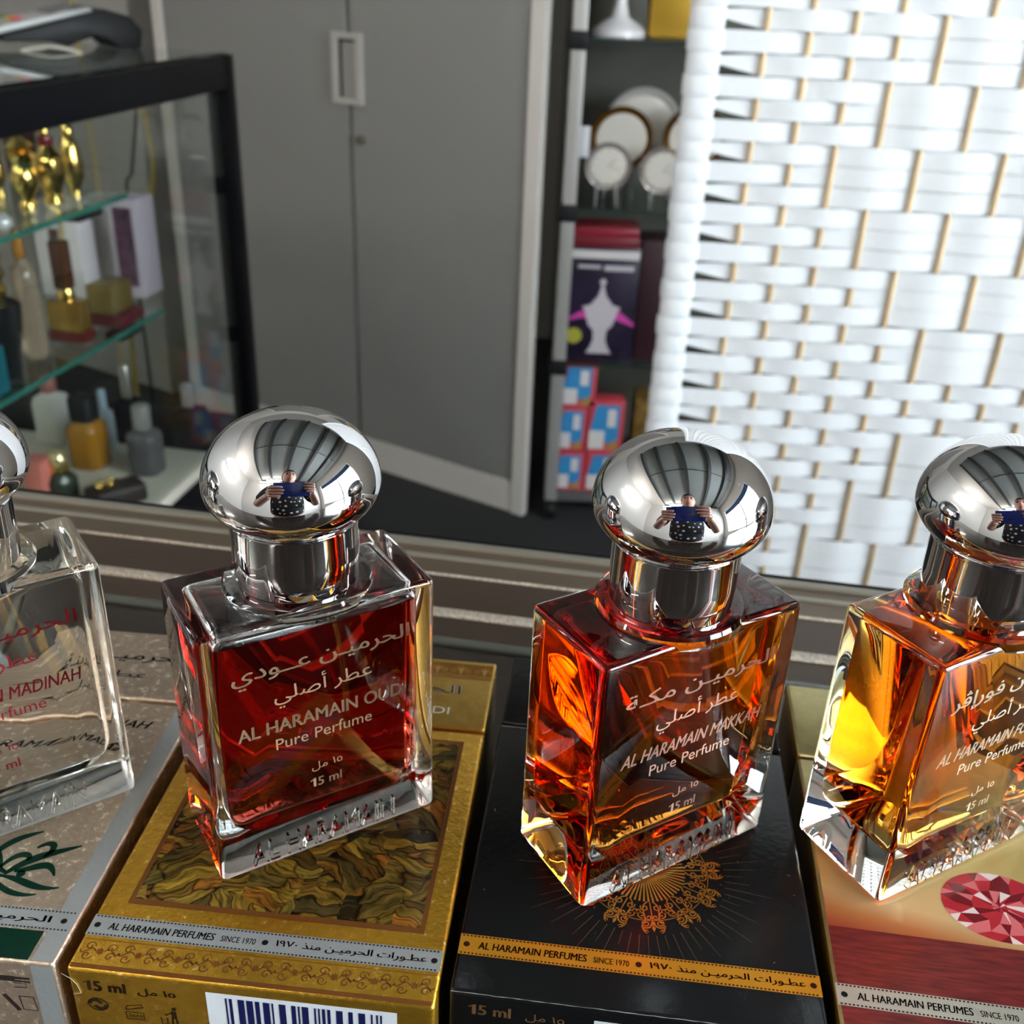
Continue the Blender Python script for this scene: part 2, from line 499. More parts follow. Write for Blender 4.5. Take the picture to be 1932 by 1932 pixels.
lk.location = (seam+.030, .006, .797); lk.rotation_euler = (R(90), 0, 0)
# plain unit to the left of it
nb = thing('side_cabinet', 'plain grey cabinet side seen behind the glass showcase', 'cabinet', (-1.02, 2.86, 0), CY)
bm = bmesh.new(); box(bm, -.55, 0, 0.02, .40, 0.0, 1.28, .003); obj('carcass', bm, pbr('light_grey_laminate', (0.36, 0.35, 0.335), .5), nb)
bm = bmesh.new(); box(bm, -.20, -.192, 0.005, .02, 0.0, 1.28); obj('edge_strip', bm, pbr('ochre_edge', (0.42, 0.33, 0.16), .5), nb)

# ------------------------------------------------------------------ display counter the cartons lie on
ZT = ZB - 22*U
cA = R(-8.25)
cpos = Vector((-1.6*U, 219.6*U, ZT))
ctr = thing('display_counter', 'dark bronze glass-topped display counter under the perfume cartons', 'counter', (cpos.x, cpos.y, 0), cA)
top_m = pbr('dark_bronze_glass', (0.020, 0.015, 0.012), 0.16, 0, 0.02, 80, spec=0.6)
bronze = pbr('bronze_anodised_aluminium', (0.13, 0.098, 0.07), 0.34, 0.7, 0.1, 900, stretch=(0.05, 1, 1))
bronze_d = pbr('dark_bronze_aluminium', (0.055, 0.038, 0.027), 0.30, 0.5, 0.1, 900, stretch=(0.05, 1, 1))
pale = pbr('pale_worn_aluminium', (0.30, 0.28, 0.24), 0.38, 0.7, 0.3, 900)
rough_line = pbr('worn_sparkling_edge', (0.42, 0.36, 0.30), 0.4, 0.6, 1.0, 2600, 0.5, 1800)
olive = pbr('grey_green_glass_edge', (0.07, 0.075, 0.062), 0.25, 0.2)
CL, CRt, CF = -0.75, 0.85, -0.40
bm = bmesh.new(); box(bm, CL, CRt, CF, -.0005, ZT-.012, ZT-.0004, .0008)
obj('glass_top', bm, top_m, ctr)
bm = bmesh.new(); box(bm, CL, CRt, CF, -.0002, 0.0, ZT-.012); obj('counter_body', bm, MT['black_matt'], ctr)
def rail(name, y1, y0, h, m, label=None):
    bm = bmesh.new(); box(bm, CL, CRt, y0*U, y1*U, ZT-.0004, ZT-.0004+h, .0004 if h > .001 else 0)
    obj(name, bm, m, ctr, 40, label=label)
rail('rail', 0.0, -0.9, .0022, MT['black_gloss'], 'thin black edge of the back rail')
rail('rail', -0.9, -3.4, .0018, pale, 'pale metal lip of the back rail')
rail('rail', -3.4, -7.6, .0008, bronze)
rail('rail', -7.6, -9.2, .0016, pale)
rail('rail', -9.2, -15.5, .0010, bronze)
rail('rail', -15.5, -16.2, .0014, rough_line)
rail('rail', -16.2, -29.6, .0008, bronze_d)
rail('rail', -29.6, -32.6, .0014, rough_line, 'worn sparkling ridge of the rail')
rail('rail', -32.6, -40.2, .0007, bronze_d)
rail('rail', -40.2, -42.6, .0012, olive)

# ------------------------------------------------------------------ cartons
CWD, CLN, FOLD, HT = 42.0, 64.7, 47.2, 22.0
def carton(label, x, y, yaw, face_m, lid_m, side_m):
    t = thing('perfume_carton', label, 'perfume box', (x*U, y*U, ZB), R(yaw), 'perfume cartons lying in a row on the counter')
    bm = bmesh.new()
    fs = box(bm, 0, CWD*U, 0, (FOLD-.25)*U, -HT*U+.0001, 0, .55*U, 3)
    for f in bm.faces:
        c = f.calc_center_median()
        if f.normal.x > .8 or f.normal.x < -.8: f.material_index = 1
    obj('box_body', bm, [face_m, side_m], t, 40)
    bm = bmesh.new()
    box(bm, 0.1*U, (CWD-.1)*U, (FOLD+.25)*U, CLN*U, -HT*U+.0001, .25*U, .5*U, 3)
    for f in bm.faces:
        if f.normal.x > .8 or f.normal.x < -.8: f.material_index = 1
    obj('lid', bm, [lid_m, side_m], t, 40)
    return t
PZ = 0.02*U
def decal(t, name, build, mats, z=PZ, label=None, lid=False):
    bm = bmesh.new()
    build(bm)
    bmesh.ops.transform(bm, verts=bm.verts, matrix=Matrix.Diagonal((U, U, U, 1)))
    bmesh.ops.translate(bm, verts=bm.verts, vec=(0, 0, z + (.25*U if lid else 0)))
    return obj(name, bm, mats, t, None, label=label)
def front_decal(t, name, build, mats, label=None):
    bm = bmesh.new(); build(bm)          # drawn in x,y = across, up; stood onto the front face
    T = Matrix.Translation((0, -PZ, 0)) @ Matrix.Rotation(R(90), 4, 'X') @ Matrix.Diagonal((U, U, U, 1))
    bmesh.ops.transform(bm, verts=bm.verts, matrix=T)
    return obj(name, bm, mats, t, None, label=label)
S2, S1 = 4.58, 7.55
AR_STRIP = arabic('عطـورات الحرميـن منذ ١٩٧٠')
def strip(t, band_m, ink_m, v0=S2, v1=S1, arabic_only=False, dv=0.2, x0=.15, x1=CWD-.15):
    b = decal(t, 'brand_band', lambda bm: rect(bm, x0, x1, v0, v1), band_m, PZ*1.6)
    def ink(bm):
        n = 92
        for k in range(n):
            u = x0+.25 + (x1-x0-.5)*k/n
            rect(bm, u, u+.24, v1-.32, v1-.12); rect(bm, u, u+.24, v0+.12, v0+.32)
        m = (v0+v1)/2
        for u in ((1.0, 21.1, 41.0) if not arabic_only else (21.1, 40.5)): disc(bm, u, m, .38)
        if arabic_only:
            text(bm, arabic('الحرميـن افتـر'), 24.0, 38.9, m-.35, 1.25, bold=.022)
        else:
            text(bm, 'AL HARAMAIN PERFUMES', 2.4, 15.1, m-.50, 1.42, bold=.025, shear=0.1)
            text(bm, 'SINCE 1970', 15.9, 20.0, m-.45, 1.15, bold=-.012)
            text(bm, AR_STRIP, 22.4, 40.1, m-.30, 1.2, bold=.022)
    decal(t, 'band_lettering', ink, ink_m, PZ*2.4)
    return b
def spiral(cx, cy_, r0, r1, a0, turns, n=18):
    return [(cx + (r0+(r1-r0)*k/(n-1))*math.cos(a0+turns*2*PI*k/(n-1)), cy_ + (r0+(r1-r0)*k/(n-1))*math.sin(a0+turns*2*PI*k/(n-1))) for k in range(n)]
def flower(bm, cx, cy_, r, n=8, mi=0):
    pts = []
    for k in range(n*2):
        a = PI*k/n; q = r if k % 2 == 0 else r*.55
        pts.append((cx+q*math.cos(a), cy_+q*math.sin(a), 0))
    poly(bm, pts, mi)
def leafstroke(bm, pts, w, mi=0, head=True):
    n = len(pts)
    ribbon(bm, pts, [w*(.12+.88*math.sin(PI*min(1, .08+.9*k/(n-1)))**.8) for k in range(n)], 0, mi)
def bez(p0, p1, p2, p3, n=16):
    r = []
    for k in range(n):
        t = k/(n-1); a = (1-t)
        r.append(tuple(a**3*p0[i]+3*a*a*t*p1[i]+3*a*t*t*p2[i]+t**3*p3[i] for i in (0, 1)))
    return r

# --- gold foil carton (agarwood picture)
chips = bpy.data.materials.new('agarwood_chip_picture')
chips.use_nodes = True
nt = chips.node_tree
p = nt.nodes['Principled BSDF']
p.inputs['Roughness'].default_value = .22
p.inputs['Metallic'].default_value = .35
tc = N(nt, 'TexCoord'); mp = N(nt, 'Mapping')
nt.links.new(tc.outputs['Object'], mp.inputs[0])
nzv = N(nt, 'TexNoise', Scale=160.0, Detail=2.0)
nt.links.new(mp.outputs[0], nzv.inputs['Vector'])
mixv = N(nt, 'MixRGB', blend_type='ADD'); mixv.inputs[0].default_value = .006
nt.links.new(mp.outputs[0], mixv.inputs[1]); nt.links.new(nzv.outputs['Color'], mixv.inputs[2])
cvor = N(nt, 'TexVoronoi', Scale=95.0); nt.links.new(mixv.outputs[0], cvor.inputs['Vector'])
csep = N(nt, 'SeparateColor'); nt.links.new(cvor.outputs['Color'], csep.inputs[0])
cang = N(nt, 'MapRange'); cang.inputs['To Min'].default_value = -.9; cang.inputs['To Max'].default_value = 1.3; nt.links.new(csep.outputs[0], cang.inputs['Value'])
vrot = N(nt, 'VectorRotate', rotation_type='Z_AXIS'); nt.links.new(mixv.outputs[0], vrot.inputs['Vector']); nt.links.new(cang.outputs[0], vrot.inputs['Angle'])
mp2 = N(nt, 'Mapping'); mp2.inputs['Scale'].default_value = (.55, 2.3, 1)
nt.links.new(vrot.outputs[0], mp2.inputs[0])
vo = N(nt, 'TexVoronoi', Scale=190.0)
nt.links.new(mp2.outputs[0], vo.inputs['Vector'])
sep = N(nt, 'SeparateColor'); nt.links.new(vo.outputs['Color'], sep.inputs[0])
cr = N(nt, 'ValToRGB')
els = cr.color_ramp.elements
els[0].color = (.035, .03, .012, 1); els[1].color = (.32, .13, .022, 1); els[1].position = 1
for q, c in ((.2, (.16, .08, .016)), (.4, (.26, .19, .035)), (.55, (.075, .055, .02)), (.75, (.34, .22, .03)), (.88, (.18, .10, .02))):
    els.new(q).color = (*c, 1)
nt.links.new(sep.outputs[0], cr.inputs[0])
vd = N(nt, 'TexVoronoi', Scale=190.0, feature='DISTANCE_TO_EDGE')
nt.links.new(mp2.outputs[0], vd.inputs['Vector'])
r2 = N(nt, 'ValToRGB'); r2.color_ramp.elements[0].color = (.25, .17, .10, 1); r2.color_ramp.elements[1].position = .07
nt.links.new(vd.outputs[0], r2.inputs[0])
streak = N(nt, 'TexNoise', Scale=900.0, Detail=3.0)
mp3 = N(nt, 'Mapping'); mp3.inputs['Scale'].default_value = (.18, 1.6, 1)
nt.links.new(vrot.outputs[0], mp3.inputs[0]); nt.links.new(mp3.outputs[0], streak.inputs['Vector'])
r3 = N(nt, 'ValToRGB'); r3.color_ramp.elements[0].color = (.35, .35, .35, 1); r3.color_ramp.elements[0].position = .35; r3.color_ramp.elements[1].color = (1.5, 1.4, 1.2, 1); r3.color_ramp.elements[1].position = .68
nt.links.new(streak.outputs[0], r3.inputs[0])
m1 = N(nt, 'MixRGB', blend_type='MULTIPLY'); m1.inputs[0].default_value = 1
nt.links.new(cr.outputs[0], m1.inputs[1]); nt.links.new(r2.outputs[0], m1.inputs[2])
m2 = N(nt, 'MixRGB', blend_type='MULTIPLY'); m2.inputs[0].default_value = 1
nt.links.new(m1.outputs[0], m2.inputs[1]); nt.links.new(r3.outputs[0], m2.inputs[2])
nt.links.new(m2.outputs[0], p.inputs['Base Color'])

tO = carton('gold foil perfume carton with a wood-chip picture, under the dark red bottle', -48, 80.5, -4.3, MT['gold_foil'], MT['gold_lid'], MT['gold_foil'])
strip(tO, MT['silver_band'], MT['ink'])
decal(tO, 'picture_border', lambda bm: rect(bm, 3.1, 39.2, 9.6, 44.6), MT['brown_ink'])
decal(tO, 'picture_panel', lambda bm: rect(bm, 3.7, 38.6, 10.4, 44.0), chips, PZ*2, label='picture of brown wood chips')
def o_orn(bm):
    rect(bm, .4, 41.6, .15, .75)
    for k in range(9):
        cx = 2.9 + k*4.55
        flower(bm, cx, 2.5, .55)
        for sx in (-1, 1):
            for sy in (-1, 1):
                pts = spiral(cx+sx*1.35, 2.5+sy*.62, .12, .62, 1+sx+sy, 1.15*sx*sy)
                ribbon(bm, pts, .15)
            ribbon(bm, bez((cx+sx*.5, 2.5), (cx+sx*1.2, 3.7), (cx+sx*1.9, 1.4), (cx+sx*2.3, 2.5), 12), .17)
    ribbon(bm, [(.4+.4*k, 4.1) for k in range(104)], .08)
decal(tO, 'ornament_band', o_orn, MT['brown_ink'])
def o_lid(bm):
    rect(bm, .8, 41.5, 59.6, 63.6, 0, 0)
decal(tO, 'lid_band', o_lid, pbr('bronze_foil_band', (0.30, 0.135, 0.022), .35, .8), lid=True)
def o_lid2(bm):
    ribbon(bm, [(.8, 59.95), (41.5, 59.95)], .16)
    for k in range(11):
        cx = 2.2 + k*3.8
        ribbon(bm, bez((cx-1.9, 60.7), (cx-.9, 60.2), (cx+.9, 60.2), (cx+1.9, 60.7)), .16)
        poly(bm, [(cx, 60.3, 0), (cx+.25, 61.5, 0), (cx+.8, 62.8, 0), (cx+.15, 62.2, 0), (cx, 63.3, 0), (cx-.15, 62.2, 0), (cx-.8, 62.8, 0), (cx-.25, 61.5, 0)])
        for s in (-1, 1):
            ribbon(bm, spiral(cx+s*1.15, 61.6, .1, .55, PI/2, s*1.2), .14)
decal(tO, 'lid_ornament', o_lid2, MT['tan_ink'], PZ*2, lid=True)
decal(tO, 'lid_lettering', lambda bm: (text(bm, arabic('الحرميـن عـودي'), 9, 37, 55.6, 2.9, bold=.012), text(bm, 'AL HARAMAIN OUDI', 8, 36, 50.4, 2.4)), MT['silver_print'], lid=True)
ink_b = pbr('dark_brown_ink', (0.022, 0.012, 0.005), .5, spec=.1)
front_decal(tO, 'volume_lettering', lambda bm: fifteen(bm, 1.7, 6.6, -3.4, 2.35, .04), ink_b)
front_decal(tO, 'volume_lettering', lambda bm: text(bm, arabic('١٥ مل'), 8.0, 12.4, -3.2, 1.5, bold=.02), ink_b)
def o_rec(bm):
    a = [(3.0+1.15*math.cos(2*PI*k/20), -5.7+1.0*math.sin(2*PI*k/20)) for k in range(21)]
    ribbon(bm, a, .2)
    ribbon(bm, bez((2.0, -5.7), (2.3, -4.6), (3.2, -5.0), (3.4, -5.5)), .5); ribbon(bm, bez((4.0, -5.7), (3.7, -6.8), (2.8, -6.4), (2.6, -5.9)), .5)
front_decal(tO, 'recycling_symbol', o_rec, ink_b)
def o_jar(bm):
    ribbon(bm, [(6.2, -6.4), (8.3, -6.4), (8.3, -7.6), (6.2, -7.6), (6.2, -6.4)], .14)
    ribbon(bm, [(6.2, -6.1), (6.4, -5.4), (8.3, -5.0), (8.4, -5.4), (6.3, -6.1)], .14)
    text(bm, '36M', 6.5, 8.0, -7.3, .8)
front_decal(tO, 'open_jar_symbol', o_jar, ink_b)
def o_bin(bm):
    disc(bm, 12.0, -5.1, .28); ribbon(bm, [(11.9, -5.5), (11.9, -6.8)], .6); ribbon(bm, [(11.7, -6.7), (11.6, -8.4)], .25); ribbon(bm, [(12.1, -6.7), (12.3, -8.4)], .25)
    ribbon(bm, [(11.8, -5.7), (10.9, -6.3)], .2); ribbon(bm, [(10.3, -6.7), (10.4, -7.8), (11.0, -7.8), (11.1, -6.7)], .13)
front_decal(tO, 'litter_bin_symbol', o_bin, ink_b)
front_decal(tO, 'number_lettering', lambda bm: text(bm, '43', 38.6, 40.3, -5.2, 1.4, bold=.02, mat=Matrix.Translation((38.9, -4.8, 0)) @ Matrix.Rotation(R(90), 4, 'Z') @ Matrix.Translation((-39.4, 4.4, 0))), ink_b)
lab = front_decal(tO, 'barcode_label', lambda bm: rect(bm, 16.0, 37.8, -13.0, -1.55), MT['white_paper'], label='white barcode label')
def bars(bm):
    u = 18.2
    rnd = random.Random(3)
    while u < 36.6:
        w = rnd.choice((.2, .2, .35, .5, .75)); rect(bm, u, min(u+w, 36.8), -12, -2.2, .04); u += w + rnd.choice((.25, .25, .4, .65))
front_decal(tO, 'barcode', bars, MT['navy_ink'])

# --- black carton with the gold sunburst
tK = carton('black perfume carton with a gold sunburst, under the orange bottle', -4.7, 79.6, -5.3, MT['black_card'], MT['black_card'], MT['black_card'])
strip(tK, MT['orange_band'], MT['maroon_ink'], 5.1, 8.0)
def sunburst(bm):
    cx, cyy = 21.7, 21.2
    for k in range(56):
        a = 2*PI*k/56
        ribbon(bm, [(cx+1.2*math.cos(a), cyy+1.2*math.sin(a)), (cx+5.2*math.cos(a), cyy+5.2*math.sin(a))], [.10, .26], 0)
    for k in range(64):
        a = 2*PI*(k+.5)/64
        L = 12.5 + 3.5*((k*7) % 5)/4
        ribbon(bm, [(cx+10.3*math.cos(a), cyy+10.3*math.sin(a)), (cx+L*math.cos(a), cyy+L*math.sin(a))], [.05, .02], 0, 1)
    for k in range(12):
        a0 = 2*PI*(k+.25)/12
        ca, sa = math.cos(a0), math.sin(a0)
        def P(r, s): return (cx + r*ca - s*sa, cyy + r*sa + s*ca)
        for s in (-1, 1):
            for (r, o, q, tn) in ((6.1, .75, .55, 1.2), (7.2, 1.25, .55, -1.2), (7.6, .42, .42, 1.1), (8.5, .85, .5, 1.2), (6.6, 1.6, .4, 1.0)):
                c = P(r, s*o)
                ribbon(bm, spiral(c[0], c[1], .1, q, a0+s, tn*s, 14), .15)
            ribbon(bm, [P(*b) for b in bez((5.2, s*.3), (6.2, s*1.8), (7.4, s*.2), (8.6, s*1.3))], .16)
            ribbon(bm, [P(*b) for b in bez((8.3, s*.15), (9.1, s*.1), (9.5, s*.9), (8.9, s*1.5))], .18)
            tip = bez((8.6, s*1.3), (9.4, s*1.5), (9.9, s*1.0), (10.0, s*.85), 8)
            ribbon(bm, [P(*b) for b in tip], [.16, .2, .24, .2, .16, .13, .1, .06])
            for d in (-.35, .35):
                e = P(9.8, s*.95+d*.9); ribbon(bm, [P(9.45, s*.98), e], [.15, .04])
        ribbon(bm, [P(5.3, 0), P(8.9, 0)], .12)
        poly(bm, [(*P(8.8, 0), 0), (*P(9.2, .22), 0), (*P(9.8, 0), 0), (*P(9.2, -.22), 0)])
    ribbon(bm, [(cx+8.1*math.cos(2*PI*k/72), cyy+8.1*math.sin(2*PI*k/72)) for k in range(73)], .09)
decal(tK, 'sunburst_ornament', sunburst, [MT['gold_ink'], MT['dim_gold_ink']])
front_decal(tK, 'volume_lettering', lambda bm: fifteen(bm, 2.2, 7.0, -3.3, 2.3, .03), MT['dim_gold_ink'])
front_decal(tK, 'volume_lettering', lambda bm: text(bm, arabic('١٥ مل'), 8.7, 13.1, -3.2, 1.5), MT['dim_gold_ink'])
front_decal(tK, 'barcode_label', lambda bm: rect(bm, 16.4, 38.2, -13, -1.9), MT['white_paper'], label='white barcode label')
def wear(bm):
    rnd = random.Random(5)
    ribbon(bm, [(k*.84+.2, .0+.06*rnd.random()) for k in range(49)], [.03+.07*rnd.random() for _ in range(49)])
    ribbon(bm, [(k*.84+.2, FOLD-.45+.05*rnd.random()) for k in range(49)], [.05+.08*rnd.random() for _ in range(49)])
    for _ in range(26):
        x, y = rnd.uniform(1, 41), rnd.uniform(9, 46); a = rnd.uniform(0, 6.28); l = rnd.uniform(.05, .5)
        ribbon(bm, [(x, y), (x+l*math.cos(a), y+l*math.sin(a))], .04)
decal(tK, 'edge_wear', wear, pbr('scuffed_board_edge', (0.32, 0.31, 0.29), .7), label='scuffed pale edges')

# --- champagne carton with the green ornament
tM = carton('sparkling champagne foil carton with green flourish, under the clear bottle', -91.4, 83.3, -3.5, MT['beige_foil'], MT['beige_foil'], MT['beige_foil'])
decal(tM, 'grey_side_band', lambda bm: rect(bm, 39.3, 41.85, .3, FOLD-.5), MT['silver_band'])
decal(tM, 'green_band', lambda bm: rect(bm, .2, 38.9, .3, 4.3), MT['green_ink'])
strip(tM, MT['silver_band'], MT['ink'], 4.45, 7.4, True)
def flourish(bm):
    ox, oy = 30.0, 12.0
    disc(bm, ox+2.0, oy+.3, .55)
    for b, w in ((((ox, oy), (ox+2, oy+3), (ox+3.5, oy+3.6), (ox+7.4, oy+5.6)), 1.2), (((ox+1, oy+.6), (ox+4, oy+1.5), (ox+4.5, oy+3.2), (ox+6.2, oy+.4)), 1.1),
                 (((ox, oy-.3), (ox+3, oy-.4), (ox+4.5, oy-2.2), (ox+7.6, oy-1.3)), 1.0), (((ox-1, oy-.6), (ox+1, oy-2.6), (ox+3, oy-3.2), (ox+5.4, oy-2.6)), .8),
                 (((ox-1, oy+1), (ox, oy+4.4), (ox+2.4, oy+3.4), (ox+1.6, oy+2.4)), .95), (((ox-3, oy+2), (ox-2.6, oy+5), (ox-.6, oy+6.4), (ox+1.5, oy+7.4)), 1.0),
                 (((ox+2, oy+4.6), (ox+3.6, oy+6.6), (ox+4.8, oy+4.8), (ox+3.4, oy+3.2)), .9), (((ox, oy-.2), (ox-3, oy-.8), (ox-5, oy-3), (ox-8, oy-2)), 1.0),
                 (((ox, oy+.3), (ox-3, oy+2), (ox-5, oy+2), (ox-8, oy+4)), 1.1), (((ox-1, oy+1.2), (ox-3, oy+5), (ox-6, oy+5), (ox-7, oy+7)), 1.0),
                 (((ox-1, oy-.5), (ox-3, oy-2.4), (ox-3.6, oy-3.4), (ox-6, oy-4.0)), .8), (((ox-9, oy), (ox-12, oy+3), (ox-15, oy+1), (ox-17, oy+5)), 1.1)):
        leafstroke(bm, bez(*b), w)
decal(tM, 'green_flourish', flourish, MT['green_ink'], label='dark green floral flourish')
decal(tM, 'front_face_lettering', lambda bm: text(bm, 'AL HARAMAIN MADINAH', 6.0, 37.0, 40.9, 2.4, bold=.02, shear=.35), MT['ink'])
decal(tM, 'lid_lettering', lambda bm: (text(bm, arabic('الحرميـن مدينـة'), 8, 37, 57.0, 3.2, bold=.012, shear=.1), text(bm, arabic('عطـر أصلي'), 12, 32, 52.4, 2.2)), MT['ink'], lid=True)
def m_front(bm):
    T = Matrix.Translation((37.2, -3.0, 0)) @ Matrix.Rotation(R(90), 4, 'Z')
    def q(*pts): return [tuple((T @ Vector((a, b, 0)))[:2]) for a, b in pts]
    ribbon(bm, q((0, 2.2), (0, .2)), .9); ribbon(bm, q((.2, .4), (.2, -1.6)), .4); ribbon(bm, q((-.3, .4), (-.35, -1.6)), .3); ribbon(bm, q((-1.4, .5), (-1.3, -1.0), (-.7, -1.0), (-.6, .5)), .15)
    c = q((0, 3.0))[0]; disc(bm, c[0], c[1], .4)
    T = Matrix.Translation((36.4, -7.2, 0))
    ribbon(bm, q((-1.2, 1.4), (.3, -1.2)), .6); ribbon(bm, q((.6, 1.3), (2.3, 1.3), (2.5, -1.0), (.8, -1.0), (.6, 1.3)), .16)
front_decal(tM, 'front_symbols', m_front, pbr('brown_black_ink', (0.02, 0.012, 0.01), .5))
front_decal(tM, 'silver_edge_band', lambda bm: rect(bm, 39.2, 41.8, -21, -.4), MT['silver_band'])

# --- ruby carton
rw = bpy.data.materials.new('ruby_wood_picture')
rw.use_nodes = True
nt = rw.node_tree; p = nt.nodes['Principled BSDF']
p.inputs['Roughness'].default_value = .3; p.inputs['Metallic'].default_value = .25; p.inputs['Coat Weight'].default_value = .3; p.inputs['Coat Roughness'].default_value = .15
tc = N(nt, 'TexCoord'); sx = N(nt, 'SeparateXYZ'); nt.links.new(tc.outputs['Object'], sx.inputs[0])
mp = N(nt, 'Mapping'); mp.inputs['Scale'].default_value = (.12, 1, 1); nt.links.new(tc.outputs['Object'], mp.inputs[0])
nz = N(nt, 'TexNoise', Scale=1500.0, Detail=4.0); nt.links.new(mp.outputs[0], nz.inputs['Vector'])
wood = N(nt, 'ValToRGB'); wood.color_ramp.elements[0].color = (.085, .010, .010, 1); wood.color_ramp.elements[1].color = (.23, .028, .026, 1)
wood.color_ramp.elements[0].position = .3; wood.color_ramp.elements[1].position = .7
nt.links.new(nz.outputs[0], wood.inputs[0])
mr = N(nt, 'MapRange'); mr.inputs['From Min'].default_value = 16*U; mr.inputs['From Max'].default_value = 36*U
nt.links.new(sx.outputs['Y'], mr.inputs['Value'])
nz2 = N(nt, 'TexNoise', Scale=60.0, Detail=2.0); nt.links.new(mp.outputs[0], nz2.inputs['Vector'])
ad = N(nt, 'Math', operation='ADD'); nt.links.new(mr.outputs[0], ad.inputs[0])
mx_ = N(nt, 'Math', operation='MULTIPLY'); nt.links.new(sx.outputs['X'], mx_.inputs[0]); mx_.inputs[1].default_value = 8.0
nt.links.new(mx_.outputs[0], ad.inputs[1])
sky = N(nt, 'ValToRGB'); sky.color_ramp.elements[0].color = (.30, .035, .015, 1); sky.color_ramp.elements[1].color = (.50, .36, .12, 1); sky.color_ramp.elements[1].position = .9
sky.color_ramp.elements.new(.16).color = (.45, .16, .05, 1); sky.color_ramp.elements.new(.32).color = (.62, .42, .20, 1)
nt.links.new(ad.outputs[0], sky.inputs[0])
gt = N(nt, 'Math', operation='GREATER_THAN'); gt.inputs[1].default_value = 16*U; nt.links.new(sx.outputs['Y'], gt.inputs[0])
mix = N(nt, 'MixRGB'); nt.links.new(gt.outputs[0], mix.inputs[0]); nt.links.new(wood.outputs[0], mix.inputs[1]); nt.links.new(sky.outputs[0], mix.inputs[2])
nt.links.new(mix.outputs[0], p.inputs['Base Color'])
tR = carton('ruby red and gold perfume carton with a gem picture, under the amber bottle', 38.3, 75.3, -6.5, MT['pale_gold'], MT['pale_gold'], MT['gold_foil'])
decal(tR, 'printed_picture', lambda bm: rect(bm, .45, 41.6, .4, 40.0), rw, label='red wood and golden sky picture')
strip(tR, MT['grey_band'], MT['ink'], 4.75, 7.7, z) if False else strip(tR, MT['grey_band'], MT['ink'], 4.75, 7.7)
for ch in tR.children:
    if ch.name.startswith('brand_band') or ch.name.startswith('band_lettering'): ch.location.z += PZ
def gem(bm):
    rnd = random.Random(11)
    cx, cyy, rx, ry = 22.3, 22.4, 7.1, 5.6
    def P(r, a): return (cx+rx*r*math.cos(a), cyy+ry*r*math.sin(a), 0)
    n = 16
    for k in range(n):
        a, b = 2*PI*k/n, 2*PI*(k+1)/n
        m = (a+b)/2
        for tri in ((P(1, a), P(1, m), P(.78, a)), (P(1, m), P(1, b), P(.78, b)), (P(1, m), P(.78, b), P(.78, a)),
                    (P(.78, a), P(.78, b), P(.48, m)), (P(.78, a), P(.48, m), P(.48, a-PI/n)),
                    (P(.48, a-PI/n), P(.48, m), P(.14, m)), (P(.48, a-PI/n), P(.14, m), P(.14, a-PI/n)), (P(.14, a-PI/n), P(.14, m), P(0, 0))):
            poly(bm, tri, rnd.choice((0, 0, 0, 1, 1, 2, 2, 3)))
gm = [pbr('gem_red', (.42, .018, .03), .25, .1, coat=.5), pbr('gem_dark_red', (.16, .006, .012), .25, .1, coat=.5), pbr('gem_pink', (.62, .14, .15), .25, .1, coat=.5), pbr('gem_white', (.74, .60, .56), .25, .1, coat=.5)]
decal(tR, 'gem_picture', gem, gm, PZ*2, label='red oval cut gem picture')

# ------------------------------------------------------------------ bottles
BW, BD, BH = 29.2, 14.8, 36.0
def cavity(z0, z1, hx, hy, rb, rt, bev):
    """rounded filling space: a rounded-rectangle profile pushed front to back"""
    bm = bmesh.new()
    pts = []
    def arc(cx, cz, r, a0, a1, n):
        for k in range(n+1):
            a = a0+(a1-a0)*k/n; pts.append((cx+r*math.cos(a), cz+r*math.sin(a)))
    arc(-hx+rb, z0+rb, rb, PI, 1.5*PI, 8); arc(hx-rb, z0+rb, rb, 1.5*PI, 2*PI, 8)
    arc(hx-rt, z1-rt, rt, 0, .5*PI, 6); arc(-hx+rt, z1-rt, rt, .5*PI, PI, 6)
    A = [bm.verts.new((x, -hy, z)) for x, z in pts]; B = [bm.verts.new((x, hy, z)) for x, z in pts]
    f1 = bm.faces.new(A); f2 = bm.faces.new(B[::-1])
    n = len(pts)
    for k in range(n): bm.faces.new((A[k], B[k], B[(k+1) % n], A[(k+1) % n]))
    bmesh.ops.recalc_face_normals(bm, faces=bm.faces)
    bmesh.ops.bevel(bm, geom=list(f1.edges)+list(f2.edges), offset=bev, segments=4, profile=.5, affect='EDGES')
    return bm
def evaluated_boolean(base_bm, cut_bm):
    def mk(b):
        me = bpy.data.meshes.new('t'); b.to_mesh(me); b.free(); o = bpy.data.objects.new('t', me); COL.objects.link(o); return o
    a, b = mk(base_bm), mk(cut_bm)
    md = a.modifiers.new('u', 'BOOLEAN'); md.operation = 'UNION'; md.object = b; md.solver = 'EXACT'; md.use_self = True
    dg = bpy.context.evaluated_depsgraph_get()
    me = bpy.data.meshes.new_from_object(a.evaluated_get(dg))
    for o in (a, b): bpy.data.objects.remove(o)
    bm = bmesh.new(); bm.from_mesh(me); bpy.data.meshes.remove(me)
    return bm
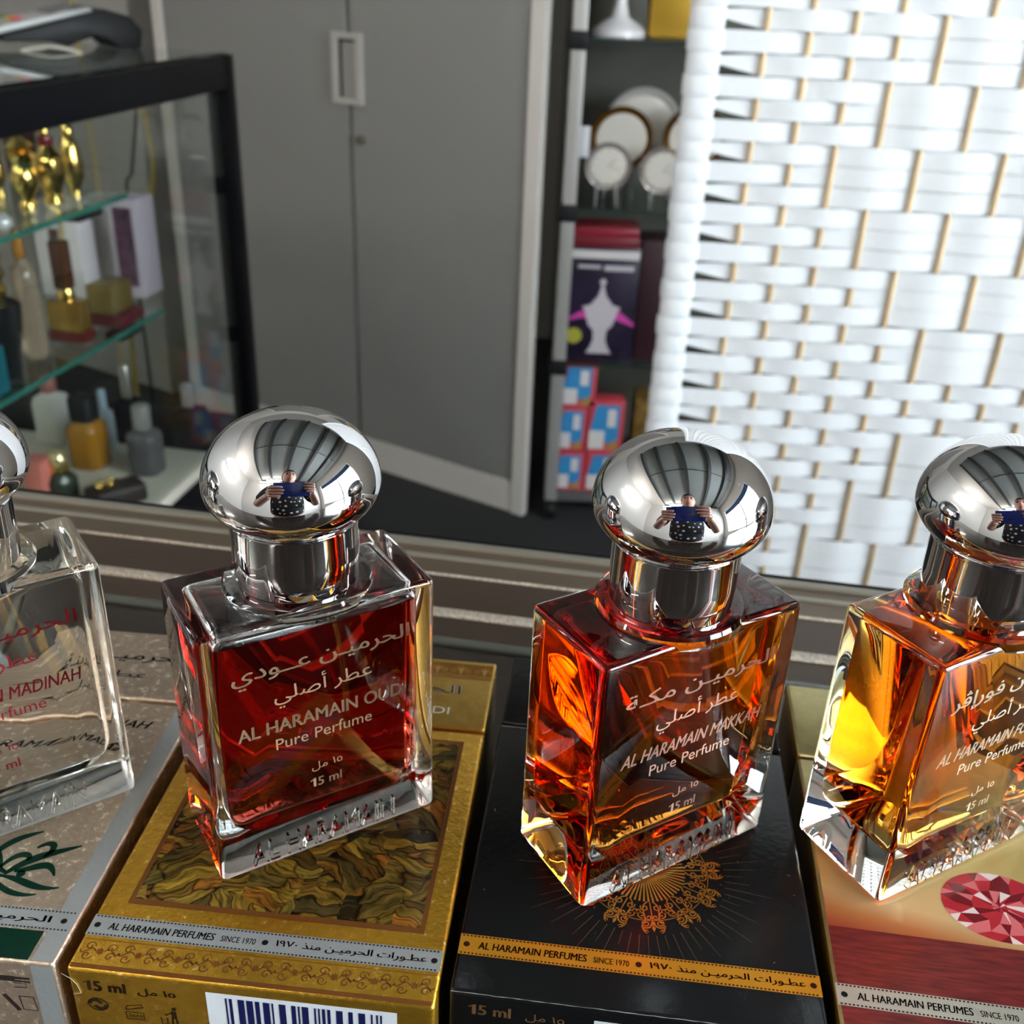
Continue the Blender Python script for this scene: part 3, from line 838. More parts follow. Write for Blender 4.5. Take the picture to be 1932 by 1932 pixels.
def bottle(label, x, y, yaw, liq, level, ar1, en, print_m, shear=0.0, wall=2.1):
    t = thing('perfume_bottle', label, 'perfume bottle', (x*U, y*U, ZB+.00006), R(yaw), 'square glass perfume bottles standing on the cartons')
    S = Matrix.Diagonal((U, U, U, 1))
    outer = bmesh.new()
    box(outer, -BW/2, BW/2, -BD/2, BD/2, 0, BH, .85, 4)
    cut = bmesh.new()
    T = Matrix.Translation((0, -BD/2, 0)) @ Matrix.Rotation(R(90), 4, 'X')
    text(cut, 'AL HARAMAIN', -10.6, 8.4, 1.5, 4.5, z=.06, extrude=.19, mat=T)
    lathe(cut, [(8.7, 35.0), (8.9, 36.35), (8.6, 36.8), (8.0, 36.95)], 64)
    bmesh.ops.recalc_face_normals(cut, faces=cut.faces)
    g = evaluated_boolean(outer, cut)
    lev = min(level, 34.3)
    full = level >= 34.3
    cv = cavity(5.6, 34.6, BW/2-wall, BD/2-1.5, 4.2, 1.6, .9)
    lq = cv.copy()
    attr = None
    if not full:
        up = cv.copy()
        bmesh.ops.bisect_plane(up, geom=up.verts[:]+up.edges[:]+up.faces[:], plane_co=(0, 0, lev), plane_no=(0, 0, 1), clear_inner=True)
        bmesh.ops.reverse_faces(up, faces=up.faces)
        vm = {v: g.verts.new(v.co) for v in up.verts}
        for f in up.faces: g.faces.new([vm[v] for v in f.verts])
        up.free()
        r = bmesh.ops.bisect_plane(lq, geom=lq.verts[:]+lq.edges[:]+lq.faces[:], plane_co=(0, 0, lev), plane_no=(0, 0, 1), clear_outer=True)
        es = [e for e in r['geom_cut'] if isinstance(e, bmesh.types.BMEdge)]
        bmesh.ops.contextual_create(lq, geom=es)
    cv.free()
    bmesh.ops.transform(g, verts=g.verts, matrix=S)
    bmesh.ops.transform(lq, verts=lq.verts, matrix=S)
    gb = obj('bottle_glass', g, MT['clear'], t, 'keep')
    gb.data.set_sharp_from_angle(angle=R(40))
    lo = obj('liquid', lq, liq, t, 35)
    at = lo.data.attributes.new('open_surface', 'FLOAT', 'FACE')
    for i, pg in enumerate(lo.data.polygons):
        at.data[i].value = 1.0 if (not full and pg.normal.z > .99 and abs(pg.center.z - lev*U) < .02*U) else 0.0
    # printed lettering on the front
    bm = bmesh.new()
    T = S @ Matrix.Translation((-BW/2, -BD/2-.03, 0)) @ Matrix.Rotation(R(90), 4, 'X')
    text(bm, ar1, 3.6, 25.6, 28.9, 2.7, bold=.012, mat=T)
    text(bm, arabic('عطر أصلي'), 8.3, 20.6, 24.9, 2.6, mat=T)
    text(bm, en, 3.7, 25.0, 20.5, 2.6, bold=.018, shear=shear, mat=T)
    text(bm, 'Pure Perfume', 8.1, 20.4, 17.9, 2.3, mat=T)
    text(bm, arabic('١٥ مل'), 12.3, 16.3, 13.1, 1.5, mat=T)
    fifteen(bm, 12.0, 16.1, 10.4, 1.9, .012, T)
    obj('printed_lettering', bm, print_m, t)
    # mushroom cap
    bm = bmesh.new()
    prof = [(7.0, 36.98), (7.22, 37.0), (7.3, 37.15), (7.38, 40.5), (7.45, 44.4), (7.5, 44.75), (7.2, 44.95), (0, 44.95)]
    lathe(bm, prof, 96)
    bmesh.ops.transform(bm, verts=bm.verts, matrix=S)
    cap_c = bm
    bm = bmesh.new()
    zc_, a, b0, b1 = 49.1, 10.12, 5.9, 8.2
    prof = []
    t0 = -math.acos(7.0/a)
    prof.append((6.2, zc_ + b0*math.sin(t0) - .05))
    for k in range(49):
        th = t0 + (PI/2 - t0)*k/48
        e = 1.0
        r = a*math.cos(th)
        z = zc_ + (b1 if th > 0 else b0)*math.sin(th)
        prof.append((max(r, 0) if k < 48 else 0, z))
    lathe(bm, prof, 128)
    bmesh.ops.transform(bm, verts=bm.verts, matrix=S)
    cap = obj('cap', bm, MT['chrome'], t, 60)
    obj('collar', cap_c, MT['chrome'], cap, 40)
    return t, cap
OUD = bottle('glass bottle of dark red perfume with chrome mushroom cap, on the gold carton', -25.15, 107.3, 31.8, MT['oud'], 33.2, arabic('الحرميـن عــودي'), 'AL HARAMAIN OUDI', MT['gold_print'])
MAK = bottle('glass bottle of orange perfume with chrome mushroom cap, on the black carton', 19.0, 105.6, 32.0, MT['makkah'], 36, arabic('الحرميـن مكـة'), 'AL HARAMAIN MAKKAH', pbr('rose_gold_print', (0.66, 0.42, 0.33), .35, .7), .3)
FOR = bottle('glass bottle of amber perfume with chrome mushroom cap, on the ruby carton', 56.6, 108.1, 29.6, MT['forever'], 36, arabic('الحرميـن فوراإڤر').replace('\ufe87', '\ufe88') if False else arabic('الحرميـن فورإڤر'), 'AL HARAMAIN FOREVER', pbr('cream_gold_print', (0.70, 0.60, 0.45), .35, .7), .3)
MAD = bottle('clear glass bottle of colourless perfume with chrome cap, at the left end of the row', -65.7, 106.6, 35, MT['madinah'], 36, arabic('الحرميـن مدينـة'), 'AL HARAMAIN MADINAH', MT['red_print'], .2)
rnd = random.Random(2)
ang0 = R(-95)
ptsr = []
for k in range(18):
    q = 2*PI*k/18; rr = 1.0+.25*rnd.random()
    ptsr.append((ang0 + R(0.0) + .13*rr*math.cos(q), 41.4 + 1.35*rr*math.sin(q)))
bm = bmesh.new()
poly(bm, [(7.44*math.cos(a)*U, 7.44*math.sin(a)*U, z*U) for a, z in ptsr])
obj('sticker_residue', bm, pbr('grey_residue', (.5, .52, .55), .6), FOR[1], label='pale sticker residue on the collar')
# stray fibre on the gold carton
bm = bmesh.new()
tube(bm, [(-0.6*U, -1.0*U, 0), (0.4*U, -1.7*U, 0), (1.0*U, -2.6*U, 0), (1.3*U, -4.0*U, 0), (0.3*U, -4.3*U, 0)], .00003, 6)
for v in bm.verts: v.co = Vector((v.co.x, -.0001 + (v.co.z), v.co.y))
fib = obj('lint_thread', bm, pbr('pale_lint', (.6, .58, .52), .8), None, 'all')
fib.matrix_world = Matrix.Translation((-48*U, 80.5*U, ZB)) @ Matrix.Rotation(R(-4.3), 4, 'Z')
tag(fib, 'fine pale thread of lint clinging to the front of the gold carton', 'lint')
#PART2
# ------------------------------------------------------------------ glass showcase on the left
SP = Vector((-0.4065, 1.55, 0))                   # far right corner
SD = Vector((0.1704, 0.9854, 0)).normalized()     # along the side face, away from the camera
SN = Vector((SD.y, -SD.x, 0))                     # outwards, to the right
sA = math.atan2(SD.y, SD.x) - PI/2
show = thing('glass_showcase', 'black-framed glass showcase with two glass shelves of perfume', 'showcase', SP, sA)
# local axes: +y along SD (away), +x = SN (outwards); the case fills x -0.55..0, y -0.95..0
SL, SW_, ZS0, ZS1 = 0.98, 0.56, 0.502, 1.030
def part(name, m, boxes, parent, bev=.001, label=None, sm=40):
    bm = bmesh.new()
    for b in boxes: box(bm, *b, bev)
    return obj(name, bm, m, parent, sm, label=label)
pw = .030
part('frame', MT['black_gloss'], [(-pw, 0, -pw, 0, ZS0, ZS1), (-pw, 0, -SL, -SL+pw, ZS0, ZS1), (-SW_, -SW_+pw, -pw, 0, ZS0, ZS1), (-SW_, -SW_+pw, -SL, -SL+pw, ZS0, ZS1),
     (-pw, .001, -SL+pw, -pw, ZS1-.042, ZS1), (-SW_, -SW_+pw, -SL+pw, -pw, ZS1-.042, ZS1), (-SW_+pw, -pw, -SL, -SL+.012, ZS1-.042, ZS1)], show, .0015)
part('rear_top_bar', MT['black_gloss'], [(-SW_+pw, -pw, -.008, 0, ZS1-.008, ZS1)], show)
part('top_glass', MT['shelf_glass'], [(-SW_+.004, -.006, -SL+.004, -.006, ZS1, ZS1+.004)], show, 0)
part('side_glass', MT['pane'], [(-.012, -.007, -SL+pw, -pw, ZS0, ZS1-.042)], show, 0)
part('end_glass', MT['pane'], [(-SW_+pw, -pw, -.012, -.007, ZS0, ZS1-.02)], show, 0)
part('base_cabinet', MT['black_gloss'], [(-SW_, .0, -SL, 0, 0.001, ZS0-.014)], show, .002)
part('display_base', pbr('cream_display_board', (0.55, 0.51, 0.44), .55), [(-SW_+.002, -.002, -SL+.002, -.155, ZS0-.014, ZS0)], show, .001)
part('display_base_edge', MT['black_gloss'], [(-SW_+.002, -.002, -.155, -.002, ZS0-.014, ZS0-.002)], show, .001)
ZA, ZBs = 0.890, 0.732
for z, e in ((ZA, -.262), (ZBs, -.206)):
    s = part('glass_shelf', MT['shelf_glass'], [(-SW_+.05, -.032, -SL+.05, e, z-.006, z)], show, 0)
    part('shelf_edge', MT['glass_edge'], [(-.032, -.030, -SL+.05, e, z-.006, z)], s, 0)
    part('shelf_clip', MT['black_matt'], [(-.060, -.036, e-.10, e-.05, z-.016, z-.0065)], s)

def spot(px, py, z): return onz(px, py, z)
def size_at(P): return proj(P)[2]
AZ = sA
def blathe(name, bm_prof, m, parent, n=24, sq=None, label=None):
    bm = bmesh.new(); lathe(bm, bm_prof, n, sq=sq); return obj(name, bm, m, parent, 50, label=label)
# gold bottles, top shelf
gg = 'gold perfume bottles on the upper glass shelf'
dkred = pbr('dark_red_stone', (0.12, 0.008, 0.012), .15, .2)
brown_gl = pbr('dark_brown_glass', (0.07, 0.025, 0.012), .12)
def gold_jar(label, px, py, ptop, wpx, kind):
    P = spot(px, py, ZA)
    h = zat(P, ptop) - ZA
    r = wpx/2/size_at(P)
    t = thing('gold_perfume_bottle', label, 'perfume bottle', (P.x, P.y, ZA+.0003), AZ, gg)
    if kind == 0:       # urn with a ball waist
        blathe('body', [(0, 0), (r*.62, 0), (r*.66, h*.05), (r*.4, h*.10), (r*.5, h*.16), (r*.85, h*.22), (r*.98, h*.36), (r*.8, h*.48), (r*.62, h*.52), (r*.85, h*.58), (r*.9, h*.66), (r*.6, h*.71), (0, h*.71)], MT['gold_metal'], t)
        c = blathe('lid', [(0, h*.71), (r*.98, h*.715), (r, h*.74), (r*.6, h*.80), (r*.3, h*.84), (0, h*.86)], MT['gold_metal'], t)
        blathe('finial', [(0, h*.85), (r*.16, h*.86), (r*.3, h*.92), (r*.16, h*.98), (0, h)], brown_gl, c, label='dark finial')
        blathe('waist_ring', [(r*.64, h*.50), (r*.70, h*.515), (r*.64, h*.53)], pbr('green_enamel', (.03, .12, .06), .3), t, label='green ring')
    elif kind == 1:     # fluted jar, red stone ring
        bm = bmesh.new()
        prof = [(0, 0), (r*.7, 0), (r*.55, h*.08), (r*.62, h*.14), (r*.95, h*.30), (r, h*.48), (r*.88, h*.56), (r*.55, h*.60), (r*.4, h*.66), (0, h*.66)]
        lathe(bm, prof, 32)
        for v in bm.verts:
            a = math.atan2(v.co.y, v.co.x); k = 1+.04*math.cos(8*a); v.co.x *= k; v.co.y *= k
        obj('body', bm, MT['gold_metal'], t, 50)
        blathe('stone_ring', [(0, h*.66), (r*.42, h*.66), (r*.50, h*.71), (r*.42, h*.77), (0, h*.77)], dkred, t, label='dark red stone ring')
        blathe('stopper', [(0, h*.77), (r*.3, h*.775), (r*.34, h*.82), (r*.22, h*.88), (r*.28, h*.92), (r*.12, h*.97), (0, h)], MT['gold_metal'], t)
    else:               # slender flask
        blathe('body', [(0, 0), (r*.55, 0), (r*.5, h*.05), (r*.6, h*.10), (r*.95, h*.22), (r, h*.45), (r*.8, h*.66), (r*.5, h*.76), (0, h*.78)], MT['gold_metal'], t, 18)
        blathe('stopper', [(0, h*.77), (r*.5, h*.78), (r*.55, h*.84), (r*.42, h*.93), (0, h)], MT['gold_metal'], t)
gold_jar('gold urn perfume bottle with dark finial, first full one on the upper shelf', 54, 392, 232, 50, 0)
gold_jar('gold fluted perfume bottle with a dark red stone ring on the upper shelf', 103, 382, 218, 56, 1)
gold_jar('slender plain gold perfume bottle at the right end of the upper shelf', 143, 366, 226, 42, 2)
gold_jar('gold perfume bottle cut off by the left edge, upper shelf', 2, 372, 232, 30, 0)
P = spot(8, 438, ZA)
t = thing('glass_stopper', 'round cut glass stopper at the front edge of the upper shelf', 'stopper', (P.x, P.y, ZA+.0003))
r = 18/size_at(P)
blathe('stopper_ball', [(0, 0), (r*.6, .001), (r, r*.7), (r*.95, r*1.3), (r*.5, r*1.9), (0, r*2)], pbr('cut_glass', (.85, .85, .86), .08, .2, trans=.6), t, 10)
P = spot(22, 345, ZA); kx = size_at(P)
bm = bmesh.new(); box(bm, -24/kx, 8/kx, .01, .05, 0, zat(P, 208)-ZA, .001)
o = obj('gift_box', bm, pbr('dark_maroon_card', (.035, .010, .008), .5), None, 40); o.location = (P.x-.01, P.y+.03, ZA+.0003); o.rotation_euler.z = AZ
tag(o, 'dark maroon gift box behind the gold bottles on the upper shelf', 'box')

# lower shelf
def carton_bg(name, label, cat, px, py, ptop, wpx, dpt, zsh, mats, decs=(), rot=AZ, off=(0, 0)):
    P = spot(px, py, zsh); kx = size_at(P)
    h = zat(P, ptop) - zsh; w = wpx/kx
    t = thing(name, label, cat, (P.x+off[0], P.y+off[1], zsh+.0004), rot)
    part('box_body', mats, [(-w/2, w/2, 0, dpt, 0, h)], t, .0008)
    for nm, m, u0, u1, v0, v1 in decs:
        bm = bmesh.new(); box(bm, -w/2+u0*w, -w/2+u1*w, -.0008, .0002, v0*h, v1*h); obj(nm, bm, m, t)
    return t
white_card = pbr('pinkish_white_card', (.62, .55, .57), .5)
carton_bg('perfume_carton', 'pinkish white perfume carton with brown panel and gold edge, lower shelf', 'perfume box', 118, 585, 400, 92, .04, ZBs, white_card,
          [('gold_stripe', pbr('pale_gold_stripe', (.52, .40, .2), .4, .5), .60, .70, 0, 1), ('brown_panel', pbr('brown_panel_print', (.10, .04, .03), .5), .34, .56, .25, .72)], off=(-.02, .06))
carton_bg('perfume_carton', 'white perfume carton standing behind the square gold bottle', 'perfume box', 168, 560, 392, 58, .05, ZBs, pbr('white_card', (.66, .63, .66), .5), off=(0, .06))
carton_bg('perfume_carton', 'lilac perfume carton with dark pictures at the right of the lower shelf', 'perfume box', 214, 590, 398, 58, .05, ZBs, pbr('lilac_card', (.46, .39, .46), .5),
          [('dark_picture', pbr('plum_picture', (.09, .035, .07), .45, var=.7, vscale=60), .2, .85, .12, .92)], off=(0, .07))
P = spot(138, 640, ZBs); kx = size_at(P)
t = thing('square_perfume_bottle', 'square gold perfume bottle with brown cap and dark red foot', 'perfume bottle', (P.x, P.y, ZBs+.0004), AZ)
w = 66/kx
part('body', pbr('brown_gold_glass', (.34, .20, .05), .18, .7), [(-w/2, w/2, -w*.3, w*.3, .012, .048)], t, .002)
part('foot', pbr('dark_red_foot', (.10, .012, .012), .3), [(-w*.54, w*.54, -w*.34, w*.34, 0, .012)], t, .001)
blathe('neck', [(0, .048), (w*.24, .048), (w*.26, .053), (w*.2, .062), (0, .062)], MT['gold_metal'], t)
part('cap', brown_gl, [(-w*.22, w*.22, -w*.2, w*.2, .062, .118)], t, .002)
P = spot(186, 622, ZBs); kx = size_at(P)
t = thing('gold_gift_case', 'low gold and dark red gift case beside the square gold bottle', 'box', (P.x, P.y+.015, ZBs+.0004), AZ)
w = 52/kx
part('case', pbr('antique_gold', (.26, .18, .06), .35, .6), [(-w/2, w/2, 0, .05, .014, .05)], t, .001)
part('tray', pbr('wine_red_tray', (.09, .012, .018), .4), [(-w*.6, w*.8, -.004, .055, 0, .014)], t, .001)
def tall_bottle(name, label, px, py, ptop, wpx, zsh, body_m, cap_m, capfrac=.25, sq=None, neck=.4, group=None, shoulder=.9, capw=.45):
    P = spot(px, py, zsh); r = wpx/2/size_at(P); h = zat(P, ptop) - zsh
    t = thing(name, label, 'perfume bottle', (P.x, P.y, zsh+.0004), AZ, group)
    hb = h*(1-capfrac)
    blathe('body', [(0, 0), (r*.92, 0), (r, h*.02), (r, hb*.8), (r*.9, hb*shoulder), (r*neck, hb*.97), (r*neck, hb), (0, hb)], body_m, t, 32, sq)
    blathe('cap', [(0, hb), (r*capw, hb), (r*capw, h*.97), (r*capw*.85, h), (0, h)], cap_m, t, 24, sq)
    return t
orange_cap = pbr('orange_gold_cap', (.50, .22, .04), .25, .7)
tall_bottle('perfume_bottle', 'tall slim glass perfume bottle with orange gold cap, lower shelf', 70, 672, 432, 44, ZBs, pbr('amber_clear_glass', (.62, .48, .36), .08, 0, trans=.75), orange_cap, .22)
P = spot(20, 712, ZBs); kx = size_at(P)
t = thing('perfume_bottle', 'black perfume bottle with stacked gold ball cap at the left edge', 'perfume bottle', (P.x, P.y, ZBs+.0004), AZ)
k = .052/80
blathe('body', [(0, 0), (.013, 0), (.015, .03), (.021, .055), (.024, .082), (.012, .088), (0, .088)], MT['black_matt'], t, 24)
blathe('cap', [(0, .088), (.010, .088), (.013, .097), (.008, .105), (.013, .114), (.009, .123), (.012, .131), (.009, .14), (0, .144)], MT['gold_metal'], t, 24, label='gold stacked ball cap')
P = spot(4, 735, ZBs)
bm = bmesh.new(); box(bm, -.012, .008, 0, .03, 0, .05, .001)
o = obj('teal_carton', bm, pbr('teal_card', (.01, .10, .13), .4), None, 40); o.location = (P.x-.002, P.y-.03, ZBs+.0004); o.rotation_euler.z = AZ
tag(o, 'small teal carton at the front of the lower shelf, cut by the left edge', 'box')

# bottom of the showcase
frost = pbr('frosted_white_glass', (.60, .58, .55), .35)
gB = 'bottles standing on the showcase base'
tall_bottle('perfume_bottle', 'frosted white perfume bottle on the showcase base behind the amber bottle', 108, 828, 712, 56, ZS0, frost, pbr('rose_cap', (.30, .12, .10), .3), .22, 4, group=gB)
tall_bottle('perfume_bottle', 'amber perfume bottle with a wide black cap on the showcase base', 174, 876, 745, 62, ZS0, pbr('amber_glass', (.50, .22, .02), .1, trans=.35), MT['black_matt'], .34, 4, .7, gB, capw=.72)
tall_bottle('perfume_bottle', 'pale blue clear perfume bottle just right of the amber one', 206, 846, 735, 34, ZS0, pbr('pale_blue_glass', (.55, .63, .70), .08, trans=.5), pbr('blue_cap', (.3, .38, .46), .2), .3, group=gB)
tall_bottle('perfume_bottle', 'black perfume bottle with a silver ball neck on the showcase base', 252, 828, 690, 58, ZS0, MT['black_gloss'], MT['steel'], .42, None, .5, gB, capw=.36)
tall_bottle('perfume_bottle', 'squat smoky glass perfume bottle with a clear ball cap', 280, 888, 765, 60, ZS0, pbr('smoky_glass', (.13, .12, .13), .1, trans=.25), pbr('clear_ball_cap', (.45, .44, .43), .08, .1, trans=.5), .34, 3, .5, gB, capw=.52)
tall_bottle('perfume_bottle', 'square black perfume bottle with a clear cap near the corner post', 364, 836, 724, 56, ZS0, MT['black_matt'], pbr('clear_square_cap', (.5, .5, .49), .1, .1, trans=.5), .36, 5, .4, gB, capw=.38)
P = spot(120, 938, ZS0); kx = size_at(P)
t = thing('perfume_bottle', 'dark green and gold perfume bottle at the front of the showcase base', 'perfume bottle', (P.x, P.y, ZS0+.0004), AZ-.5, gB)
blathe('body', [(0, 0), (.017, 0), (.019, .004), (.02, .028), (.012, .038), (0, .038)], pbr('dark_green_glass', (.035, .045, .03), .12), t, 24, 3)
blathe('collar', [(0, .038), (.012, .038), (.014, .043), (.009, .049), (0, .049)], MT['gold_metal'], t)
blathe('cap', [(0, .049), (.013, .05), (.014, .058), (.008, .066), (0, .066)], pbr('pale_gold_cap', (.62, .52, .28), .2, .8), t)
P = spot(222, 948, ZS0)
t = thing('perfume_case', 'low dark brown perfume case with a gold bow on top', 'perfume case', (P.x, P.y, ZS0+.0004), AZ+.9)
part('case', pbr('dark_brown_leather', (.028, .014, .014), .4), [(-.036, .036, -.02, .02, 0, .026)], t, .006)
bm = bmesh.new()
for s in (-1, 1):
    tube(bm, [(0, 0, .028), (s*.008, 0, .036), (s*.014, 0, .033), (s*.010, 0, .028), (0, 0, .028)], .003, 8)
obj('bow', bm, MT['gold_metal'], t, 'all', loc=(-.012, .0, 0), label='gold bow')
P = spot(70, 955, ZS0)
bm = bmesh.new(); box(bm, -.014, .014, 0, .03, 0, .062, .001)
o = obj('coral_carton', bm, pbr('coral_pink_card', (.55, .16, .13), .5), None, 40); o.location = (P.x, P.y, ZS0+.0004); o.rotation_euler.z = AZ
tag(o, 'small coral pink carton on the showcase base beside the green and gold bottle', 'box')
# cables seen through the glass
def cable(name, label, pts, r, m):
    bm = bmesh.new(); tube(bm, pts, r, 8); o = obj(name, bm, m, None, 'all'); tag(o, label, 'cable')
def behind(px, py, d):                              # on a plane just behind the showcase end
    return onpl(px, py, SP + SD*d, SD)
ck = []
for a in ((262, 170), (280, 250), (290, 310), (285, 370), (268, 425), (248, 480), (238, 520)): ck.append(behind(*a, .10))
for z in (.4, .1, .004): ck.append(Vector((ck[6].x-.01, ck[6].y, z)))
ck.insert(0, Vector((ck[0].x, ck[0].y, 1.02)))
def smooth_path(p, n=5):
    out = []
    for i in range(len(p)-1):
        p0, p1, p2, p3 = p[max(i-1, 0)], p[i], p[i+1], p[min(i+2, len(p)-1)]
        for k in range(n):
            t = k/n
            out.append(.5*((2*p1)+(p2-p0)*t+(2*p0-5*p1+4*p2-p3)*t*t+(3*p1-p0-3*p2+p3)*t**3))
    return out + [p[-1]]
cable('yellow_cable', 'yellow cable hanging behind the glass showcase', smooth_path(ck), .0045, pbr('yellow_sheath', (.42, .28, .05), .5))
ck = [behind(*a, .07) for a in ((252, 165), (256, 220), (252, 280), (248, 330), (241, 380))]
for z in (.5, .1, .004): ck.append(Vector((ck[4].x, ck[4].y, z)))
cable('dark_cable', 'thin dark cable hanging behind the showcase left of the yellow one', smooth_path(ck), .0026, MT['black_matt'])
# card terminal on the showcase top
ZTm = ZS1 + .004
P = onz(120, 92, ZTm)
term = thing('card_terminal', 'black card payment terminal with coloured keys on the showcase top', 'payment terminal', (P.x+.012, P.y+.045, ZTm+.0003), R(40))
term.scale = (1, 1, .74)
def wedge(pts, y0, y1):
    bm = bmesh.new()
    A = [bm.verts.new((x, y0, z)) for x, z in pts]; B = [bm.verts.new((x, y1, z)) for x, z in pts]
    bm.faces.new(A); bm.faces.new(B[::-1])
    for k in range(len(pts)): bm.faces.new((A[k], B[k], B[(k+1) % len(pts)], A[(k+1) % len(pts)]))
    bmesh.ops.recalc_face_normals(bm, faces=bm.faces)
    bmesh.ops.bevel(bm, geom=bm.edges[:], offset=.003, segments=2, profile=.5, affect='EDGES')
    return bm
obj('housing', wedge([(-.115, .012), (-.05, .012), (-.035, .004), (-.02, .012), (.0, .020), (.02, .012), (.03, 0), (.06, 0), (.064, .03), (.05, .052), (.015, .064), (-.03, .05), (-.115, .022)], -.04, .04), MT['black_matt'], term, 40)
obj('keypad_cover', wedge([(-.125, .022), (-.03, .0505), (.002, .060), (.0, .066), (-.03, .060), (-.125, .034)], -.041, .041), pbr('silver_grey_plastic', (.33, .34, .34), .35), term, 40, label='silver grey keypad cover')
for k, (nm, c) in enumerate((('red_key', (.45, .02, .03)), ('yellow_key', (.6, .3, .02)), ('green_key', (.03, .22, .06)))):
    bm = bmesh.new(); box(bm, -.006, .006, -.008, .008, 0, .003, .001)
    o = obj(nm, bm, pbr(nm, c, .4), term, 40); o.location = (-.090, -.022+k*.022, .0455); o.rotation_euler = (0, R(-16), 0)
bm = bmesh.new(); box(bm, -.022, .022, -.028, .028, 0, .002, .0005)
o = obj('screen', bm, pbr('dark_screen', (.05, .06, .06), .15), term, 40); o.location = (-.028, 0, .0615); o.rotation_euler = (0, R(-16), 0)
o2 = bmesh.new()
ribpts = [(-.055+.006*k, .0, .0) for k in range(14)]
for k in range(13):
    z0 = .010+.005*math.sin(k/13*PI); z1 = .010+.005*math.sin((k+1)/13*PI)
    box(o2, -.05+.0055*k, -.05+.0055*(k+1), -.003, .003, min(z0, z1), min(z0, z1)+.0012)
rc = obj('highlight_strip', o2, pbr('pale_highlight', (.62, .58, .50), .7), None, None)  # added pale arc standing in for bright highlights in the hollow under the terminal
rc.location = (P.x+.02, P.y-.050, ZTm-.0095); rc.rotation_euler = (0, 0, R(8))
tag(rc, 'added pale strip standing in for the white highlights under the card terminal', 'added strip')

# ------------------------------------------------------------------ display rack with glass shelves
rk = Vector((0.0885, 2.2, 0))
rack = thing('display_rack', 'dark wheeled display rack with glass shelves between cupboard and white screen', 'display rack', rk, 0)
SHZ = (1.036, .713, .382, .060)
alu = pbr('grey_aluminium_post', (.36, .35, .335), .4, .3)
RW, RD = .62, .36
for x in (0, RW):
    for y in (0, RD):
        bm = bmesh.new(); box(bm, x-.014, x+.014, y-.012, y+.016, .05, 1.5, .002); obj('post', bm, alu, rack, 40)
        bm = bmesh.new()
        lathe(bm, [(0, -.011), (.021, -.011), (.024, -.006), (.024, .006), (.021, .011), (0, .011)], 20)
        bmesh.ops.rotate(bm, verts=bm.verts, cent=(0, 0, 0), matrix=Matrix.Rotation(R(90), 3, 'Y'))
        bmesh.ops.translate(bm, verts=bm.verts, vec=(x, y, .0245)); obj('caster', bm, MT['black_matt'], rack, 40)
for i, z in enumerate(SHZ):
    if i == 3:
        part('base_shelf', pbr('dark_grey_board', (.10, .10, .105), .5), [(-.012, RW+.012, -.006, RD+.01, z-.012, z)], rack, .001); continue
    s = part('glass_shelf', MT['shelf_glass'], [(.0, RW, .012, RD-.01, z-.006, z)], rack, 0)
    part('shelf_edge', MT['dark_glass_edge'], [(.0, RW, .0085, .012, z-.0065, z)], s, 0)
    for x in (0, RW):
        part('clamp', MT['black_matt'], [(x-.022, x+.018, -.016, .022, z-.022, z+.012)], rack, .001)
part('back_panel', pbr('olive_grey_back_board', (.085, .08, .065), .5, var=.15, vscale=8), [(.0, RW, RD+.017, RD+.022, .05, 1.5)], rack, 0)
part('side_panel', pbr('dark_tinted_glass', (.045, .055, .052), .12), [(-.0175, -.0145, .018, RD-.012, .06, 1.5)], rack, 0)
RN = Vector((0, 1, 0))
def rp(px, py, depth): return onpl(px, py, rk + Vector((0, depth, 0)), RN)
# top shelf
a, b = rp(1118, 60, .10), rp(1218, 60, .10)
t = thing('pedestal_stand', 'glossy white pedestal ornament base on the top rack shelf', 'ornament', ((a.x+b.x)/2, a.y, SHZ[0]+.0004))
r = (b.x-a.x)/2
blathe('base', [(0, 0), (r, 0), (r, .012), (r*.8, .02), (r*.35, .034), (r*.22, .06), (r*.3, .10), (r*.5, .14), (0, .14)], pbr('white_gloss_ceramic', (.72, .71, .73), .15, coat=.5), t, 32)
a, b = rp(1222, 60, .09), rp(1330, 60, .09)
t = thing('gold_gift_bag', 'gold mesh gift bag at the right of the top rack shelf', 'gift bag', ((a.x+b.x)/2, a.y, SHZ[0]+.0004))
w = (b.x-a.x)/2
part('bag', pbr('gold_mesh_cloth', (.48, .28, .03), .35, .5, .8, 500), [(-w, w, -.02, .05, 0, .19)], t, .006)
